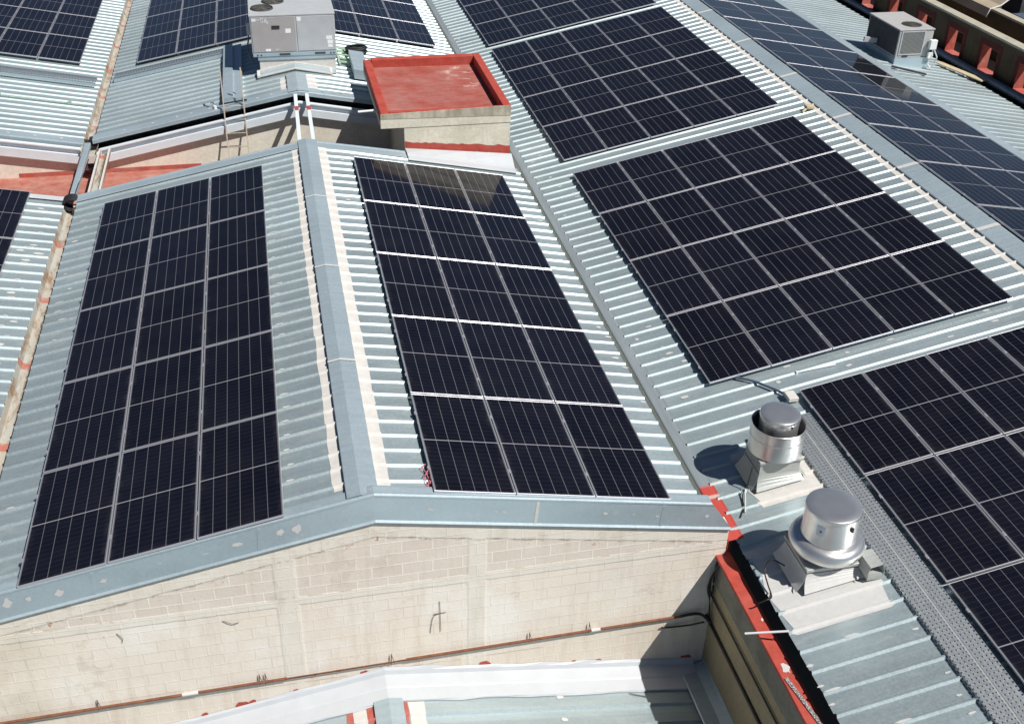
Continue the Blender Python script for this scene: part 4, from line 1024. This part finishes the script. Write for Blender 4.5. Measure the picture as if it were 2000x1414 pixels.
single('plastic_tube', 'white plastic tube lying across the red coping', 'tube', mb, 'white_plastic', (5.1, -1.75, -1.7))
n = NT('mesh_strip'); c = n.mix(n.rng(n.noise(scale=60, detail=3), .45, .55), (.03, .03, .035), (.45, .42, .40)); n.set(color=c, rough=.7); M['mesh_strip'] = n.m
mb = MB(); mb.hexa([(5.10, -2.40, -1.861), (5.15, -2.38, -1.861), (5.30, -3.30, -1.861), (5.25, -3.35, -1.861), (5.10, -2.40, -1.845), (5.15, -2.38, -1.845), (5.30, -3.30, -1.845), (5.25, -3.35, -1.845)])
single('debris_strip', 'speckled black strip of debris lying on the red coping near the bottom edge', 'debris', mb, 'mesh_strip', (5.2, -2.8, -1.86))
mb = Patches(); mb.blob((5.20, -2.22, -1.859), (1, 0, 0), (0, 1, 0), .05, .10, 12, .5); mb.blob((5.24, -1.35, -1.859), (1, 0, 0), (0, 1, 0), .02, .03)
mb.put(s, 'sealant_white', 'paint_chip')

# ------------------------------------------------------------------ far right: pipe, parapets, openings
single('drain_pipe', 'large dark blue pipe along the foot of the far right parapet', 'pipe', MB().tube([(20.50, -7, -1.12), (20.50, 15, -1.12), (20.52, 36, -1.12)], .115, 16), 'dark_pipe', (20.5, 15, -1.12))
single('wood_plank', 'tan wooden plank leaning between the far eave and the dark pipe', 'plank', MB().bar((19.75, 19.1, -1.05), (20.25, 17.4, -1.10), .22, .03), 'plank', (20, 18.3, -1.1))
p = Thing('parapet_wall', 'dark stained parapet at far right with red-framed openings', 'wall', (20.95, 18, -6))
PX0, PX1, PZ = 20.80, 21.12, -.03
holes = [(16.30+1.9*k_-.42, 16.30+1.9*k_+.42) for k_ in range(8)]
HZ0, HZ1 = -1.14, -.36
mb = MB(); yy = -7.0
for a0, a1 in holes:
    mb.box(PX0, PX1, yy, a0, -6, PZ); mb.box(PX0, PX1, a0, a1, -6, HZ0); mb.box(PX0, PX1, a0, a1, HZ1, PZ); yy = a1
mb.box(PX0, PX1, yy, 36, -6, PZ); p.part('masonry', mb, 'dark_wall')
mb = MB(); mb.box(PX0-.02, PX1+.02, -7, 36, PZ+.001, PZ+.07, .01); p.part('coping', mb, 'coping')
for a0, a1 in holes:
    if not seen((PX0, (a0+a1)/2, -.7), 60): continue
    mb = MB()
    mb.box(PX0-.004, PX1+.004, a0, a0+.012, HZ0, HZ1); mb.box(PX0-.004, PX1+.004, a1-.012, a1, HZ0, HZ1); mb.box(PX0-.004, PX1+.004, a0+.012, a1-.012, HZ0, HZ0+.012); mb.box(PX0-.004, PX1+.004, a0+.012, a1-.012, HZ1-.012, HZ1)
    p.part('opening_reveal', mb, 'red_paint_worn')
    mb = MB()
    w_ = .17
    for y0, y1, z0, z1 in ((a0-w_, a0, HZ0-.05, HZ1+w_), (a1, a1+w_, HZ0-.05, HZ1+w_), (a0, a1, HZ1, HZ1+w_), (a0, a1, HZ0-.05, HZ0)): mb.box(PX0-.008, PX0-.001, y0, y1, z0, z1)
    p.part('opening_frame', mb, 'red_paint_shaded')
p2 = Thing('parapet_wall', 'second brown stained wall behind the opening parapet at top right', 'wall', (22.8, 18, -6))
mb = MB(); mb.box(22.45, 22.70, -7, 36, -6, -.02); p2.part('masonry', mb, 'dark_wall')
mb = MB(); mb.box(22.42, 22.74, -7, 36, -.019, .05, .01); p2.part('coping', mb, 'coping')
mb = MB(); mb.box(PX1, 22.45, -7, 36, -6, -1.45); structure('passage_floor', mb, 'tan_wall')
tn = Thing('awning_sheet', 'tan sheet with white edge hanging over the second wall at top right', 'awning', (22.5, 22, 0))
mb = MB(); A = []
for x, dz in ((22.32, -.22), (22.40, .03), (22.75, .12), (23.6, .75)): A.append([mb.bm.verts.new((x, y, dz + .02*math.sin(y*3))) for y in (20.95, 22.0, 23.2, 24.5)])
for P_, Q_ in zip(A, A[1:]):
    for i in range(3): mb.bm.faces.new([P_[i], P_[i+1], Q_[i+1], Q_[i]])
tn.part('sheet', mb, 'tan_sheet', solid=.02)
mb = MB(); mb.tube([(22.31, 20.93, -.23), (22.39, 20.93, .03), (22.75, 20.93, .13), (23.6, 20.93, .76)], .022, 8); tn.part('edge_rail', mb, 'white_plastic')
fr = Thing('far_building', 'dark flat roof beyond the second wall in the top right corner', 'building', (27, 20, -6))
mb = MB(); mb.box(22.75, 40, -7, 40, -6, -.6); fr.part('roof_slab', mb, 'dark_roof')
mb = MB(); mb.box(24.0, 25.4, 21.6, 22.6, -.6, .1, .02); fr.part('roof_box', mb, 'dark_roof')
mb = MB(); mb.box(23.3, 24.2, 19.8, 21.0, -.6, -.15, .02); fr.part('roof_box', mb, 'dark_pipe')

# ------------------------------------------------------------------ ground below everything
mb = MB(); mb.face([(-400, -400, -9), (400, -400, -9), (400, 400, -9), (-400, 400, -9)]); structure('ground', mb, 'ground_concrete')

# ------------------------------------------------------------------ camera, sun, sky
cd = bpy.data.cameras.new('camera'); cam = bpy.data.objects.new('camera', cd); COL.objects.link(cam)
cam.location = CAM; cam.rotation_euler = EUL
cd.sensor_fit = 'HORIZONTAL'; cd.sensor_width = 36; cd.lens = 36*2140.297/2000; cd.clip_end = 2000; cd.clip_start = .1
SC.camera = cam
SUN = Vector((1, -1.0, 2.02)).normalized()             # direction towards the sun
sd = bpy.data.lights.new('sun', 'SUN'); so = bpy.data.objects.new('sun', sd); COL.objects.link(so)
sd.energy = 5.0; sd.angle = rad(.5); sd.color = (1, .965, .91)
so.rotation_euler = SUN.to_track_quat('Z', 'Y').to_euler()
wd = bpy.data.worlds.new('World'); SC.world = wd; wd.use_nodes = True
nt = wd.node_tree; bg = nt.nodes['Background']
sky = nt.nodes.new('ShaderNodeTexSky'); sky.sky_type = 'NISHITA'; sky.sun_disc = False
sky.sun_elevation = math.asin(SUN.z); sky.sun_rotation = math.atan2(SUN.x, SUN.y)
sky.air_density = .75; sky.dust_density = .3; sky.ozone_density = 1.5; sky.altitude = 2300
nt.links.new(sky.outputs[0], bg.inputs[0]); bg.inputs[1].default_value = .05
SC.view_settings.view_transform = 'Standard'; SC.view_settings.look = 'None'
SC.view_settings.exposure = .12; SC.view_settings.gamma = 1
